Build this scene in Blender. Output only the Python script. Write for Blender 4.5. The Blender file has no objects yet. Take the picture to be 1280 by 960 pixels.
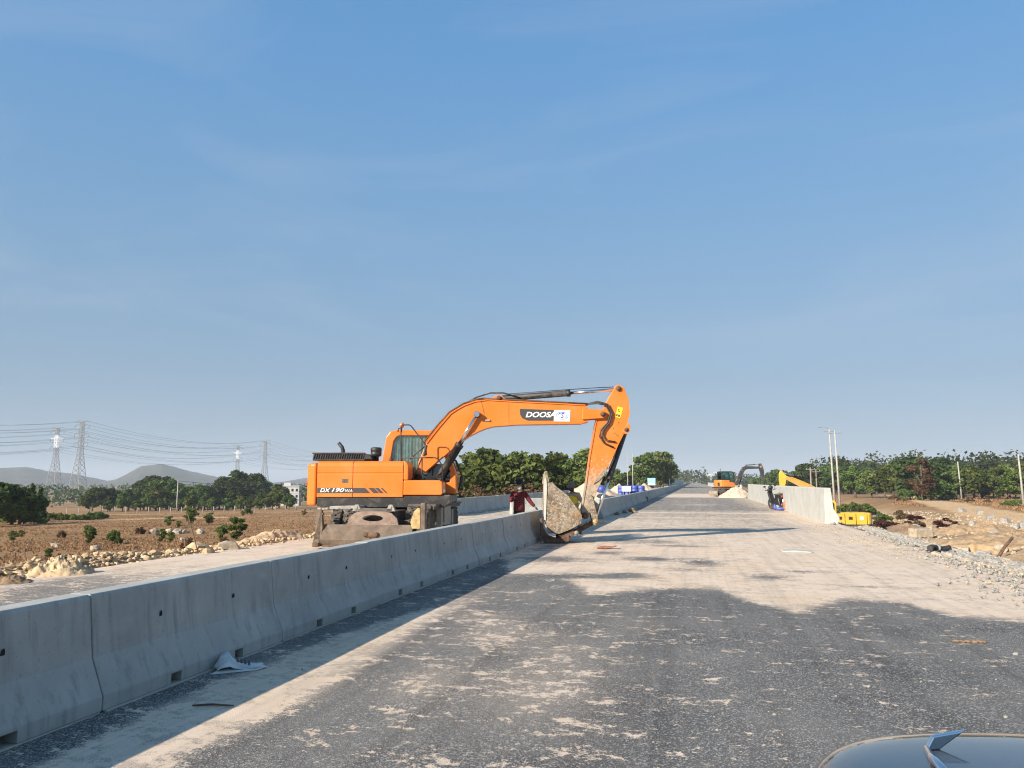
import bpy, math, random
import numpy as np
from mathutils import Vector, Matrix, Euler
random.seed(7); np.random.seed(7)
sc = bpy.context.scene
C = bpy.context.collection
PI = math.pi
def RAD(a): return math.radians(a)

# ------------------------------------------------------------ camera
cd = bpy.data.cameras.new('camera'); cam = bpy.data.objects.new('camera', cd); C.objects.link(cam)
cd.sensor_width = 36; cd.lens = 27.03; cd.clip_start = 0.05; cd.clip_end = 20000
cam.location = (0, 0, 1.62)
cam.rotation_euler = (RAD(90 + 7.235), 0, RAD(13.244))
sc.camera = cam

# ------------------------------------------------------------ sky, sun, exposure
EXPO = 1.12
HAZE = 0.00022
SUN = Vector((-1.26, -1.80, 1.0)).normalized()
SUN_EL = math.asin(SUN.z); SUN_AZ = math.atan2(SUN.x, SUN.y)
w = bpy.data.worlds.new('World'); sc.world = w; w.use_nodes = True
nt = w.node_tree; nt.nodes.clear()
sky = nt.nodes.new('ShaderNodeTexSky'); sky.sky_type = 'NISHITA'; sky.sun_disc = False
sky.sun_elevation = SUN_EL; sky.sun_rotation = SUN_AZ % (2 * PI)
sky.air_density = 1.0; sky.dust_density = 0.5; sky.ozone_density = 1.6; sky.altitude = 20
bg = nt.nodes.new('ShaderNodeBackground'); bg.inputs['Strength'].default_value = 0.105
wo = nt.nodes.new('ShaderNodeOutputWorld')
AIR = 1 / (0.105 * 2 ** EXPO)
# faint high cirrus over the blue
tc = nt.nodes.new('ShaderNodeTexCoord'); mp = nt.nodes.new('ShaderNodeMapping')
mp.inputs['Rotation'].default_value = (0.15, 0.25, 0.6); mp.inputs['Scale'].default_value = (1.0, 2.6, 5.0)
n1 = nt.nodes.new('ShaderNodeTexNoise'); n1.inputs['Scale'].default_value = 1.7
n1.inputs['Detail'].default_value = 8; n1.inputs['Roughness'].default_value = 0.55; n1.inputs['Distortion'].default_value = 0.8
rp = nt.nodes.new('ShaderNodeValToRGB'); rp.color_ramp.elements[0].position = 0.46; rp.color_ramp.elements[1].position = 0.74
rp.color_ramp.elements[0].color = (0, 0, 0, 1); rp.color_ramp.elements[1].color = (0.27, 0.27, 0.27, 1)
mx = nt.nodes.new('ShaderNodeMix'); mx.data_type = 'RGBA'
L = nt.links.new
L(tc.outputs['Generated'], mp.inputs['Vector']); L(mp.outputs['Vector'], n1.inputs['Vector'])
# dry-season air: the clear-air sky is dimmed and greyed towards the horizon, alike all round
sx = nt.nodes.new('ShaderNodeSeparateXYZ'); L(tc.outputs['Generated'], sx.inputs[0])
def elev_ramp(cols):
    r = nt.nodes.new('ShaderNodeValToRGB'); e = r.color_ramp.elements
    while len(e) < len(cols): e.new(.5)
    for i, (p, c) in enumerate(cols): e[i].position = p; e[i].color = (*c, 1)
    L(sx.outputs['Z'], r.inputs['Fac']); return r.outputs['Color']
gain = elev_ramp([(0, (.30, .33, .50)), (.035, (.31, .34, .50)), (.12, (.38, .37, .43)), (.29, (.60, .60, .64)), (.5, (.74, .92, 1.0)), (.68, (.80, 1.0, 1.0))])
airc = elev_ramp([(0, (.355, .46, .555)), (.06, (.325, .45, .565)), (.14, (.275, .435, .60)), (.29, (.195, .395, .625)), (.5, (.118, .325, .63)), (.75, (.085, .275, .58))])
mg = nt.nodes.new('ShaderNodeMix'); mg.data_type = 'RGBA'; mg.blend_type = 'MULTIPLY'; mg.inputs['Factor'].default_value = 1
L(sky.outputs['Color'], mg.inputs['A']); L(gain, mg.inputs['B'])
sc2 = nt.nodes.new('ShaderNodeVectorMath'); sc2.operation = 'SCALE'; sc2.inputs['Scale'].default_value = AIR
L(airc, sc2.inputs[0])
ma = nt.nodes.new('ShaderNodeMix'); ma.data_type = 'RGBA'; ma.inputs['Factor'].default_value = .74
L(mg.outputs['Result'], ma.inputs['A']); L(sc2.outputs[0], ma.inputs['B'])
L(n1.outputs['Fac'], rp.inputs['Fac']); L(rp.outputs['Color'], mx.inputs['Factor'])
L(ma.outputs['Result'], mx.inputs['A']); mx.inputs['B'].default_value = (AIR*.46, AIR*.56, AIR*.70, 1)
L(mx.outputs['Result'], bg.inputs['Color']); L(bg.outputs['Background'], wo.inputs['Surface'])
sl = bpy.data.lights.new('sun', 'SUN'); so = bpy.data.objects.new('sun', sl); C.objects.link(so)
sl.energy = 4.2; sl.angle = RAD(0.55); sl.color = (1.0, 0.90, 0.76)
so.rotation_euler = (-SUN).to_track_quat('-Z', 'Y').to_euler(); so.location = (-20, -30, 40)
sc.view_settings.view_transform = 'Standard'; sc.view_settings.look = 'None'
sc.view_settings.exposure = EXPO; sc.view_settings.gamma = 1.0
try: sc.view_settings.use_curve_mapping = False
except Exception: pass
sc.render.engine = 'CYCLES'
sc.cycles.use_denoising = True; sc.cycles.filter_width = 1.15
sc.cycles.max_bounces = 6; sc.cycles.transparent_max_bounces = 12; sc.cycles.volume_bounces = 0
sc.cycles.caustics_reflective = False; sc.cycles.caustics_refractive = False

# ------------------------------------------------------------ noise in numpy (for shapes)
def _h(ix, iy, s):
    n = (ix.astype(np.int64) * 374761393 + iy.astype(np.int64) * 668265263 + s * 974711) & 0x7fffffff
    n = ((n ^ (n >> 13)) * 1274126177) & 0x7fffffff
    n = n ^ (n >> 16)
    return (n & 0xffff) / 65535.0
def vnoise(x, y, s=0):
    x = np.asarray(x, float); y = np.asarray(y, float)
    ix = np.floor(x); iy = np.floor(y); fx = x - ix; fy = y - iy
    fx = fx * fx * (3 - 2 * fx); fy = fy * fy * (3 - 2 * fy)
    a = _h(ix, iy, s); b = _h(ix + 1, iy, s); c = _h(ix, iy + 1, s); d = _h(ix + 1, iy + 1, s)
    return (a * (1 - fx) + b * fx) * (1 - fy) + (c * (1 - fx) + d * fx) * fy
def fbm(x, y, s=0, o=4):
    t = 0; a = 0.5; n = 0
    for k in range(o):
        t = t + a * vnoise(np.asarray(x) * 2 ** k, np.asarray(y) * 2 ** k, s + k * 17); n += a; a *= 0.5
    return t / n
def sstep(a, b, x):
    t = np.clip((np.asarray(x, float) - a) / (b - a), 0, 1); return t * t * (3 - 2 * t)

# ------------------------------------------------------------ mesh builder
class MB:
    def __init__(s): s.v = []; s.f = []; s.sm = []
    def add(s, vs, fs, smooth=False):
        o = len(s.v); s.v += [tuple(v) for v in vs]; s.f += [tuple(i + o for i in f) for f in fs]
        s.sm += [smooth] * len(fs); return s
    def box(s, c, d, rot=None):
        x, y, z = d[0] / 2, d[1] / 2, d[2] / 2
        vs = [Vector(p) for p in ((-x,-y,-z),(x,-y,-z),(x,y,-z),(-x,y,-z),(-x,-y,z),(x,-y,z),(x,y,z),(-x,y,z))]
        if rot: m = Euler(rot).to_matrix(); vs = [m @ v for v in vs]
        return s.add([v + Vector(c) for v in vs], [(0,3,2,1),(4,5,6,7),(0,1,5,4),(1,2,6,5),(2,3,7,6),(3,0,4,7)])
    def prism(s, pts, y0, y1, ax='y'):
        """outline (a,b) pulled between y0 and y1; ax = axis of the pull"""
        n = len(pts)
        A = sum(pts[i][0] * pts[(i+1) % n][1] - pts[(i+1) % n][0] * pts[i][1] for i in range(n))
        if (A < 0) != (ax == 'x' or ax == 'z'): pts = pts[::-1]
        if ax == 'y': m = lambda p, t: (p[0], t, p[1])
        elif ax == 'x': m = lambda p, t: (t, p[0], p[1])
        else: m = lambda p, t: (p[0], p[1], t)
        if ax in 'xz': pts = pts[::-1]
        vs = [m(p, y0) for p in pts] + [m(p, y1) for p in pts]
        fs = [tuple(range(n))[::-1], tuple(range(n, 2 * n))] + [(i, (i+1) % n, (i+1) % n + n, i + n) for i in range(n)]
        if ax == 'y': fs = [f[::-1] for f in fs]
        return s.add(vs, fs)
    def tube(s, pts, r, n=8, cap=True):
        pts = [Vector(p) for p in pts]; rs = r if isinstance(r, (list, tuple)) else [r] * len(pts)
        vs = []; up = None
        for i, p in enumerate(pts):
            t = (pts[min(i+1, len(pts)-1)] - pts[max(i-1, 0)])
            t = t.normalized() if t.length > 1e-9 else Vector((0,0,1))
            if up is None: up = Vector((0,0,1)) if abs(t.z) < .9 else Vector((1,0,0))
            a = t.cross(up)
            if a.length < 1e-6: a = t.cross(Vector((1,0,0)))
            a.normalize(); b = a.cross(t).normalized(); up = b
            for k in range(n):
                an = 2 * PI * k / n; vs.append(p + (a * math.cos(an) + b * math.sin(an)) * rs[i])
        fs = []
        for i in range(len(pts) - 1):
            for k in range(n):
                fs.append((i*n+k, i*n+(k+1) % n, (i+1)*n+(k+1) % n, (i+1)*n+k))
        s.add(vs, fs, n > 5)
        if cap:
            o = len(s.v) - len(vs)
            s.f += [tuple(o + k for k in range(n))[::-1], tuple(o + (len(pts)-1)*n + k for k in range(n))]; s.sm += [False, False]
        return s
    def cyl(s, p0, p1, r, n=14): return s.tube([p0, p1], r, n)
    def lathe(s, prof, c=(0,0,0), n=16, ax='z'):
        vs = []
        for r, h in prof:
            for k in range(n):
                a = 2 * PI * k / n; x, y = r * math.cos(a), r * math.sin(a)
                p = (x, y, h) if ax == 'z' else ((h, x, y) if ax == 'x' else (y, h, x))
                vs.append((p[0]+c[0], p[1]+c[1], p[2]+c[2]))
        fs = []
        for i in range(len(prof) - 1):
            for k in range(n): fs.append((i*n+k, i*n+(k+1) % n, (i+1)*n+(k+1) % n, (i+1)*n+k))
        o = len(s.v); s.add(vs, fs, True)
        s.f += [tuple(o + k for k in range(n))[::-1], tuple(o + (len(prof)-1)*n + k for k in range(n))]; s.sm += [False]*2
        return s
    def bar(s, p0, p1, w, h):
        p0, p1 = Vector(p0), Vector(p1); t = (p1 - p0).normalized()
        up = Vector((0,0,1)) if abs(t.z) < .95 else Vector((1,0,0))
        a = t.cross(up).normalized() * w / 2; b = a.cross(t).normalized() * h / 2
        vs = [p0-a-b, p0+a-b, p0+a+b, p0-a+b, p1-a-b, p1+a-b, p1+a+b, p1-a+b]
        return s.add(vs, [(0,3,2,1)[::-1],(4,5,6,7)[::-1],(0,1,5,4)[::-1],(1,2,6,5)[::-1],(2,3,7,6)[::-1],(3,0,4,7)[::-1]])
    def rock(s, c, r, seed=0, flat=.7, sub=1):
        rnd = random.Random(seed); vs, fs = ICO[sub]
        j = 0.32 if sub == 0 else 0.22
        ang = rnd.uniform(0, 6.28); ca, sa = math.cos(ang), math.sin(ang)
        ex, ey = rnd.uniform(.75, 1.3), rnd.uniform(.7, 1.1)
        out = []
        for v in vs:
            k = 1 + rnd.uniform(-j, j); x, y, z = v[0]*k*ex, v[1]*k*ey, v[2]*k*flat
            out.append((c[0] + r*(x*ca-y*sa), c[1] + r*(x*sa+y*ca), c[2] + r*z))
        return s.add(out, fs)
    def mesh(s, name):
        me = bpy.data.meshes.new(name); me.from_pydata(s.v, [], s.f)
        me.polygons.foreach_set('use_smooth', s.sm); me.update(); return me
    def build(s, name, mat=None, parent=None, bevel=0, seg=2, kind=None):
        return obj(name, s.mesh(name), mat, parent, bevel, seg, kind)
def ico(sub):
    t = (1 + 5 ** .5) / 2
    v = [Vector(p).normalized() for p in ((-1,t,0),(1,t,0),(-1,-t,0),(1,-t,0),(0,-1,t),(0,1,t),(0,-1,-t),(0,1,-t),(t,0,-1),(t,0,1),(-t,0,-1),(-t,0,1))]
    f = [(0,11,5),(0,5,1),(0,1,7),(0,7,10),(0,10,11),(1,5,9),(5,11,4),(11,10,2),(10,7,6),(7,1,8),(3,9,4),(3,4,2),(3,2,6),(3,6,8),(3,8,9),(4,9,5),(2,4,11),(6,2,10),(8,6,7),(9,8,1)]
    for _ in range(sub):
        m = {}; nf = []
        def mid(a, b):
            k = (min(a,b), max(a,b))
            if k not in m: v.append(((v[a]+v[b])/2).normalized()); m[k] = len(v)-1
            return m[k]
        for a, b, c in f:
            ab, bc, ca = mid(a,b), mid(b,c), mid(c,a); nf += [(a,ab,ca),(b,bc,ab),(c,ca,bc),(ab,bc,ca)]
        f = nf
    return [tuple(x) for x in v], f
ICO = [ico(0), ico(1), ico(2)]
def obj(name, me, mat=None, parent=None, bevel=0, seg=2, kind=None):
    o = bpy.data.objects.new(name, me); C.objects.link(o)
    if mat is not None and not me.materials: me.materials.append(mat)
    if parent is not None: o.parent = parent
    if bevel:
        b = o.modifiers.new('bevel', 'BEVEL'); b.width = bevel; b.segments = seg; b.limit_method = 'ANGLE'; b.angle_limit = RAD(35)
        b.harden_normals = False
    if kind: o['kind'] = kind
    return o
def npmesh(name, V, F):
    """V (n,3), F (m,k) all faces with k corners"""
    me = bpy.data.meshes.new(name); V = np.asarray(V, np.float32); F = np.asarray(F, np.int32); k = F.shape[1]
    me.vertices.add(len(V)); me.vertices.foreach_set('co', V.ravel())
    me.loops.add(F.size); me.loops.foreach_set('vertex_index', F.ravel())
    me.polygons.add(len(F)); me.polygons.foreach_set('loop_start', np.arange(0, F.size, k, dtype=np.int32))
    me.update(calc_edges=True); me.validate(); return me
def tag(o, label, cat=None, group=None, kind=None):
    if label: o['label'] = label
    if cat: o['category'] = cat
    if group: o['group'] = group
    if kind: o['kind'] = kind
    return o
def thing(name, label, cat, loc=(0,0,0), rz=0, group=None):
    o = bpy.data.objects.new(name, None); C.objects.link(o); o.location = loc; o.rotation_euler = (0,0,rz)
    o.empty_display_size = .3
    return tag(o, label, cat, group)
def copy_tree(o, parent=None):
    c = o.copy(); C.objects.link(c)
    if parent is not None: c.parent = parent
    for ch in list(o.children): copy_tree(ch, c)
    return c

# ------------------------------------------------------------ materials
def mat_new(name):
    m = bpy.data.materials.new(name); m.use_nodes = True; t = m.node_tree
    b = t.nodes['Principled BSDF']; return m, t, b
def nd(t, k, **kw):
    n = t.nodes.new(k)
    for a, v in kw.items():
        if a in n.inputs: n.inputs[a].default_value = v
        else: setattr(n, a, v)
    return n
def noise(t, vec, scale, detail=4, rough=.55, dist=0.0):
    n = nd(t, 'ShaderNodeTexNoise'); n.inputs['Scale'].default_value = scale; n.inputs['Detail'].default_value = detail
    n.inputs['Roughness'].default_value = rough; n.inputs['Distortion'].default_value = dist
    if vec is not None: t.links.new(vec, n.inputs['Vector'])
    return n.outputs['Fac']
def ramp(t, fac, p0, p1, c0=(0,0,0), c1=(1,1,1)):
    r = nd(t, 'ShaderNodeValToRGB'); e = r.color_ramp.elements
    e[0].position = p0; e[1].position = p1; e[0].color = (*c0, 1); e[1].color = (*c1, 1)
    t.links.new(fac, r.inputs['Fac']); return r.outputs['Color']
def mixc(t, fac, a, b, blend='MIX'):
    m = nd(t, 'ShaderNodeMix'); m.data_type = 'RGBA'; m.blend_type = blend
    for s, v in (('Factor', fac), ('A', a), ('B', b)):
        i = m.inputs[s]
        if isinstance(v, bpy.types.NodeSocket): t.links.new(v, i)
        elif s == 'Factor': i.default_value = v
        else: i.default_value = (*v, 1)
    return m.outputs['Result']
def mth(t, op, a, b=None, clamp=False):
    m = nd(t, 'ShaderNodeMath'); m.operation = op; m.use_clamp = clamp
    for i, v in ((0, a), (1, b)):
        if v is None: continue
        if isinstance(v, bpy.types.NodeSocket): t.links.new(v, m.inputs[i])
        else: m.inputs[i].default_value = v
    return m.outputs[0]
def bump(t, b, h, strength=.3, dist=.02):
    n = nd(t, 'ShaderNodeBump'); n.inputs['Strength'].default_value = strength; n.inputs['Distance'].default_value = dist
    t.links.new(h, n.inputs['Height']); t.links.new(n.outputs['Normal'], b.inputs['Normal'])
def coords(t, kind='Object', scale=None, rnd=True):
    c = nd(t, 'ShaderNodeTexCoord'); v = c.outputs[kind]
    if rnd:      # shift by the object's own random number so that copies differ
        oi = nd(t, 'ShaderNodeObjectInfo'); a = nd(t, 'ShaderNodeVectorMath'); a.operation = 'ADD'
        sclr = mth(t, 'MULTIPLY', oi.outputs['Random'], 57.0)
        cb = nd(t, 'ShaderNodeCombineXYZ'); t.links.new(sclr, cb.inputs[0]); t.links.new(sclr, cb.inputs[1])
        t.links.new(v, a.inputs[0]); t.links.new(cb.outputs[0], a.inputs[1]); v = a.outputs[0]
    if scale:
        m = nd(t, 'ShaderNodeMapping'); m.inputs['Scale'].default_value = scale; t.links.new(v, m.inputs['Vector']); v = m.outputs['Vector']
    return v
def simple(name, col, rough=.6, metal=0.0, var=.25, scale=4, dust=0.0, dustcol=(.42,.34,.25), bumps=0.0, bscale=30, spec=.5):
    m, t, b = mat_new(name); v = coords(t)
    n = noise(t, v, scale, 6, .6)
    c = mixc(t, ramp(t, n, .3, .7), tuple(x*(1-var) for x in col), tuple(min(1, x*(1+var)) for x in col))
    if dust:
        d = noise(t, v, scale*.6, 8, .7, .5); dm = ramp(t, d, .62-.35*dust, .75-.2*dust)
        c = mixc(t, mth(t, 'MULTIPLY', dm, min(1, .45+dust*.4)), c, dustcol)
        t.links.new(mth(t, 'ADD', mth(t, 'MULTIPLY', dm, .4), rough, True), b.inputs['Roughness'])
    else: b.inputs['Roughness'].default_value = rough
    t.links.new(c, b.inputs['Base Color']); b.inputs['Metallic'].default_value = metal
    b.inputs['Specular IOR Level'].default_value = spec
    if bumps: bump(t, b, noise(t, v, bscale, 5, .6), bumps, .02)
    return m
M = {}

# ============================================================ terrain
def gz(x, y):
    x = np.asarray(x, float); y = np.asarray(y, float)
    rho = np.hypot(x, y)
    zl = -0.45 - 0.025 * np.minimum(rho, 430) + (fbm(x*.05, y*.05, 3, 4) - .5) * .9 * sstep(14, 40, -x)
    pit = -2.15 + 0.9 * sstep(17, 27, x - 0.06 * np.maximum(y - 40, 0)) - 0.0045 * np.minimum(rho, 500)
    zr = pit + (fbm(x*.22, y*.22, 5, 4) - .5) * 1.1 * (1 - sstep(20, 27, x)) * sstep(7, 10, x) * (1 - sstep(90, 140, y))
    zr = zr + (fbm(x*.03, y*.03, 9, 3) - .5) * 1.2 * sstep(35, 60, x)
    # spoil bank between pit and service road
    zr = zr + 0.85 * np.exp(-((x - 17.5 - .05*(y-30)) / 3.4) ** 2) * sstep(22, 34, y) * (1 - sstep(48, 66, y)) * (0.35 + fbm(x*.5, y*.5, 8, 3))
    fl = np.exp(-(((x - 10.5)/4.0)**2 + ((y - 62)/5.0)**2)**2); zr = zr*(1-fl) - 2.42*fl
    el = 0.15 - (-11.4 - x) / 1.9
    er = -0.02 - (x - 6.0 - .5*(fbm(y*.4, y*0, 2, 3)-.5)) / 1.25
    z = np.where(x < -11.0, np.maximum(zl, np.minimum(el, -0.22)), np.where(x > 5.6, np.maximum(zr, np.minimum(er, -.1)), -0.22))
    # sand windrow pushed off the left carriageway
    wr = np.exp(-((x + 11.5 + .5*np.sin(y*.21)) / .8) ** 2) * (0.10 + .45 * fbm(y*.3, x*.3, 31, 4) * (y > 4)) * (1 - sstep(30, 36, y))
    return z + wr * (x < -10.2)
def gz1(x, y): return float(gz(np.array([x]), np.array([y]))[0])
def axis(lo, hi, fine, step, grow):
    a = [fine[0]]
    while a[-1] < fine[1]: a.append(a[-1] + step)
    s = step
    while a[-1] < hi: s *= grow; a.append(a[-1] + s)
    b = []; s = step; p = fine[0]
    while p > lo: s *= grow; p -= s; b.append(p)
    return np.array(b[::-1] + a)
def grid_mesh(name, xs, ys, zf, attrs):
    X, Y = np.meshgrid(xs, ys); Z = zf(X, Y)
    V = np.stack([X.ravel(), Y.ravel(), Z.ravel()], 1); nx = len(xs); ny = len(ys)
    i = np.arange(nx-1)[None, :] + np.arange(ny-1)[:, None] * nx; i = i.ravel()
    F = np.stack([i, i+1, i+1+nx, i+nx], 1)
    me = npmesh(name, V, F)
    for k, fn in attrs.items():
        a = me.attributes.new(k, 'FLOAT', 'POINT'); a.data.foreach_set('value', np.clip(fn(X, Y), 0, 1).ravel().astype(np.float32))
    me.polygons.foreach_set('use_smooth', [True] * len(me.polygons))
    return me
def seg_dist(x, y, pts):
    d = np.full(x.shape, 1e9)
    for (ax, ay), (bx, by) in zip(pts[:-1], pts[1:]):
        vx, vy = bx-ax, by-ay; t = np.clip(((x-ax)*vx + (y-ay)*vy) / (vx*vx+vy*vy), 0, 1)
        d = np.minimum(d, np.hypot(x-ax-vx*t, y-ay-vy*t))
    return d
SERVICE = [(20, -60), (22.5, 20), (25.5, 60), (27.7, 76), (30.1, 90), (34.7, 115), (44, 166), (54, 220), (62, 300), (50, 420), (30, 600)]
TRACKS = [[(-140, 60), (-95, 74), (-70, 86), (-52, 104), (-40, 128), (-30, 160)], [(-40, 90), (-24, 72), (-16, 60)], [(-60, 140), (-90, 128), (-150, 120)]]
def a_path(x, y):
    d = seg_dist(x, y, SERVICE); a = 1 - sstep(2.6, 3.9, d + (fbm(x*.4, y*.4, 12, 3)-.5)*2.2)
    for tr in TRACKS:
        d = seg_dist(x, y, tr); a = np.maximum(a, .8*(1 - sstep(.7, 1.8, d + (fbm(x*.5, y*.5, 13, 3)-.5)*1.8)))
    return a
def a_sand(x, y):
    # bare broken ground: the pit on the right, the windrow on the left
    r = sstep(5, 6, x) * (1 - sstep(20, 26, x + (fbm(x*.15, y*.15, 21, 3)-.5)*8 - .05*np.maximum(y-40, 0))) * (1 - sstep(120, 220, y))
    l = sstep(-13.6, -12.3, x + (fbm(x*.5, y*.5, 22, 3)-.5)*2.4) * (x < -9)
    return np.maximum(r, l)
def a_red(x, y):
    return sstep(.55, .72, fbm(x*.12 + 3, y*.12, 41, 4)) * sstep(6, 9, x) * sstep(20, 30, y) + .8*sstep(35, 60, x)

m, t, b = mat_new('ground_soil'); v = coords(t, rnd=False)
def att(t, name):
    n = nd(t, 'ShaderNodeAttribute'); n.attribute_name = name; return n.outputs['Fac']
big = noise(t, v, .09, 6, .6); mid = noise(t, v, .8, 8, .68, .3); fine = noise(t, v, 7, 8, .75); vf = noise(t, v, 34, 4, .7)
grass = mixc(t, ramp(t, mid, .32, .7), (.22, .112, .047), (.45, .27, .128))
grass = mixc(t, ramp(t, big, .42, .66), grass, mixc(t, ramp(t, fine, .35, .65), (.33, .175, .075), (.51, .325, .17)))
grass = mixc(t, mth(t, 'MULTIPLY', ramp(t, noise(t, v, .25, 7, .7), .56, .70), .5), grass, (.19, .185, .075))
grass = mixc(t, mth(t, 'MULTIPLY', ramp(t, fine, .5, .68), .55), grass, (.13, .075, .038))
grass = mixc(t, mth(t, 'MULTIPLY', ramp(t, vf, .58, .74), .5), grass, (.43, .32, .19))
sand = mixc(t, ramp(t, mid, .3, .72), (.40, .255, .135), (.64, .46, .285))
sand = mixc(t, mth(t, 'MULTIPLY', ramp(t, fine, .52, .72), .6), sand, (.30, .19, .10))
sand = mixc(t, mth(t, 'MULTIPLY', ramp(t, vf, .60, .72), .7), sand, (.70, .60, .47))
sand = mixc(t, mth(t, 'MULTIPLY', ramp(t, big, .5, .62), .5), sand, (.42, .25, .12))
path = mixc(t, ramp(t, mid, .3, .7), (.58, .36, .18), (.72, .50, .29))
path = mixc(t, mth(t, 'MULTIPLY', ramp(t, fine, .5, .75), .4), path, (.35, .21, .10))
c = mixc(t, att(t, 'sand'), grass, sand)
c = mixc(t, mth(t, 'MULTIPLY', att(t, 'red'), .55), c, mixc(t, ramp(t, fine, .35, .65), (.19, .115, .055), (.35, .22, .12)))
c = mixc(t, att(t, 'path'), c, path)
t.links.new(c, b.inputs['Base Color']); b.inputs['Roughness'].default_value = .95; b.inputs['Specular IOR Level'].default_value = .15
bump(t, b, mth(t, 'ADD', mth(t, 'MULTIPLY', mid, 1.2), mth(t, 'ADD', mth(t, 'MULTIPLY', fine, .5), mth(t, 'MULTIPLY', vf, .2))), .9, .22)
M['soil'] = m
xs = np.concatenate([axis(-9000, 9000, (-64, 46), .55, 1.09)])
ys = axis(-600, 9000, (-6, 110), .55, 1.075)
o = obj('ground', grid_mesh('ground', xs, ys, gz, {'path': a_path, 'sand': a_sand, 'red': a_red}), M['soil']); o['kind'] = 'structure'

# ============================================================ the two carriageways
def bumpf(x, y, cx, cy, rx, ry): return np.exp(-((x-cx)/rx)**2 - ((y-cy)/ry)**2)
BX = [-4.6, -3.8, -3.2, -2.1, -1.5, -.95, -.26, .33, .6, 1.2, 2.0, 2.7, 3.0, 3.7, 5.6]
BY = [17., 15.6, 13.4, 12.9, 11.3, 11.8, 12.4, 12.2, 11.2, 10.3, 11.6, 11.5, 10.4, 10.2, 9.6]
def a_dust(x, y):
    g = .03 + .14 * fbm(x*.8, y*.35, 61, 3)
    Lx = np.interp(y, [0, 4, 5.5, 7.7, 9, 9.9], [-3.7, -3.74, -3.83, -3.74, -3.53, -3.3]); Rx = np.interp(y, [0, 4, 5.6, 7, 9.3, 10], [-3.05, -3.0, -2.8, -2.93, -3.08, -3.15])
    st = sstep(-.10, .10, x - Lx) * (1 - sstep(-.30, .22, x - Rx)) * (1 - sstep(9.2, 10.6, y))
    g = np.maximum(g, .80 * st)
    for cx, cy, rx, ry, k in ((-2.1, 8.3, .6, .8, .36), (-2.2, 6.2, .34, .75, .32), (-1.25, 6.3, .5, 1.0, .30), (-3.2, 10.2, .35, .9, .34), (-2.6, 9.3, .5, .4, .27), (-1.3, 7.4, .3, .5, .16), (1.0, 6.0, 1.6, .12, .13), (2.3, 6.3, 1.6, .16, .15), (-.6, 9.0, .5, .9, .10), (2.2, 5.6, .25, 1.0, .13), (.4, 4.6, .8, .35, .08)):
        g = g + k * bumpf(x, y, cx, cy, rx, ry)
    g = g - .20*sstep(-.9, .6, x) - .06
    yb = np.interp(x, BX, BY); s = sstep(-.45, .75, y - yb)
    g = g * (1 - s) + .86 * s
    for cx, cy, rx, ry, k in ((-2.9, 16.3, .7, .8, .62), (-2.0, 18.0, .5, .5, .5), (-1.0, 16.8, .6, .55, .6), (.1, 16.3, .45, .9, .55), (1.2, 14.1, .4, .5, .5), (-1.9, 13.5, .9, .35, .75), (-1.2, 13.9, .4, .4, .6), (1.9, 15.1, .5, .25, .45), (-.4, 20.3, .8, .35, .45), (-1.4, 21.6, 1.6, .9, .42), (-3.6, 19.4, .4, 2.2, .5), (2.6, 13.2, .5, .2, .35), (-.2, 14.9, .5, .3, .35)):
        g = g - 1.45 * k * bumpf(x, y, cx, cy, rx, ry)
    far = sstep(22.5, 28, y + .45*(x+4)*0 - 1.5*sstep(1, 4.5, x))
    f = .33 + .22*fbm(x*.25, y*.10, 66, 3) + .34*sstep(2.8, 5.2, x)*(1-sstep(36, 46, y)) + .5*bumpf(x, y, 0, 41.8, 50, .55) - .22*sstep(43, 47, y) + .30*bumpf(x, y, -2.5, 31, 3.5, 3)
    f = f + .30*bumpf(x, y, -1.5, 36, 5, .5) + .25*bumpf(x, y, .4, 56, 1.2, 1.5)
    f = f + .75*sstep(80, 86, y)*(1-sstep(100, 112, y))*(1 - .4*sstep(-3, -4.2, x)) + .22*bumpf(x, y, 4.6, 60, 1.2, 40)
    return g * (1 - far) + f * far
def a_dustL(x, y):
    g = .15 + .15*fbm(x*.7, y*.4, 71, 3) + .75*sstep(9.5, 13.5, y + .55*(x+8)) - .45*sstep(26, 31, y)
    g = g + .6*sstep(-10.0, -10.9, x + (fbm(x, y, 72, 3)-.5)*.9)*(1-sstep(40, 60, y))
    return g
m, t, b = mat_new('asphalt_with_dust'); v = coords(t, rnd=False)
g = att(t, 'dust')
vs_ = coords(t, scale=(.8, 1.15, 1), rnd=False)
na = noise(t, vs_, 2.2, 12, .74, .2); nb = noise(t, v, 75, 3, .75); ncx = noise(t, v, 170, 2, .7); nl = noise(t, v, .5, 6, .6); nm = noise(t, v, 14, 6, .75)
vo = nd(t, 'ShaderNodeTexVoronoi'); vo.inputs['Scale'].default_value = 95; t.links.new(v, vo.inputs['Vector'])
tarc = mixc(t, ramp(t, nb, .34, .68), (.018, .0185, .020), (.108, .109, .110))
tarc = mixc(t, ramp(t, vo.outputs['Color'], .64, .84), tarc, (.40, .385, .355))            # pale chips
tarc = mixc(t, mth(t, 'MULTIPLY', ramp(t, nl, .34, .62), .55), tarc, (.215, .207, .192))      # thin grey dust film
mp2 = coords(t, scale=(3.2, .07, 1), rnd=False)
tarc = mixc(t, mth(t, 'MULTIPLY', ramp(t, noise(t, mp2, 1.0, 5, .6, .4), .50, .68), .45), tarc, (.030, .030, .032))   # wheel tracks
sandc = mixc(t, ramp(t, noise(t, v, 1.3, 8, .65), .3, .7), (.63, .495, .375), (.75, .605, .47))
sandc = mixc(t, mth(t, 'MULTIPLY', ramp(t, nl, .45, .64), .6), sandc, (.68, .51, .345))
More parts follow.
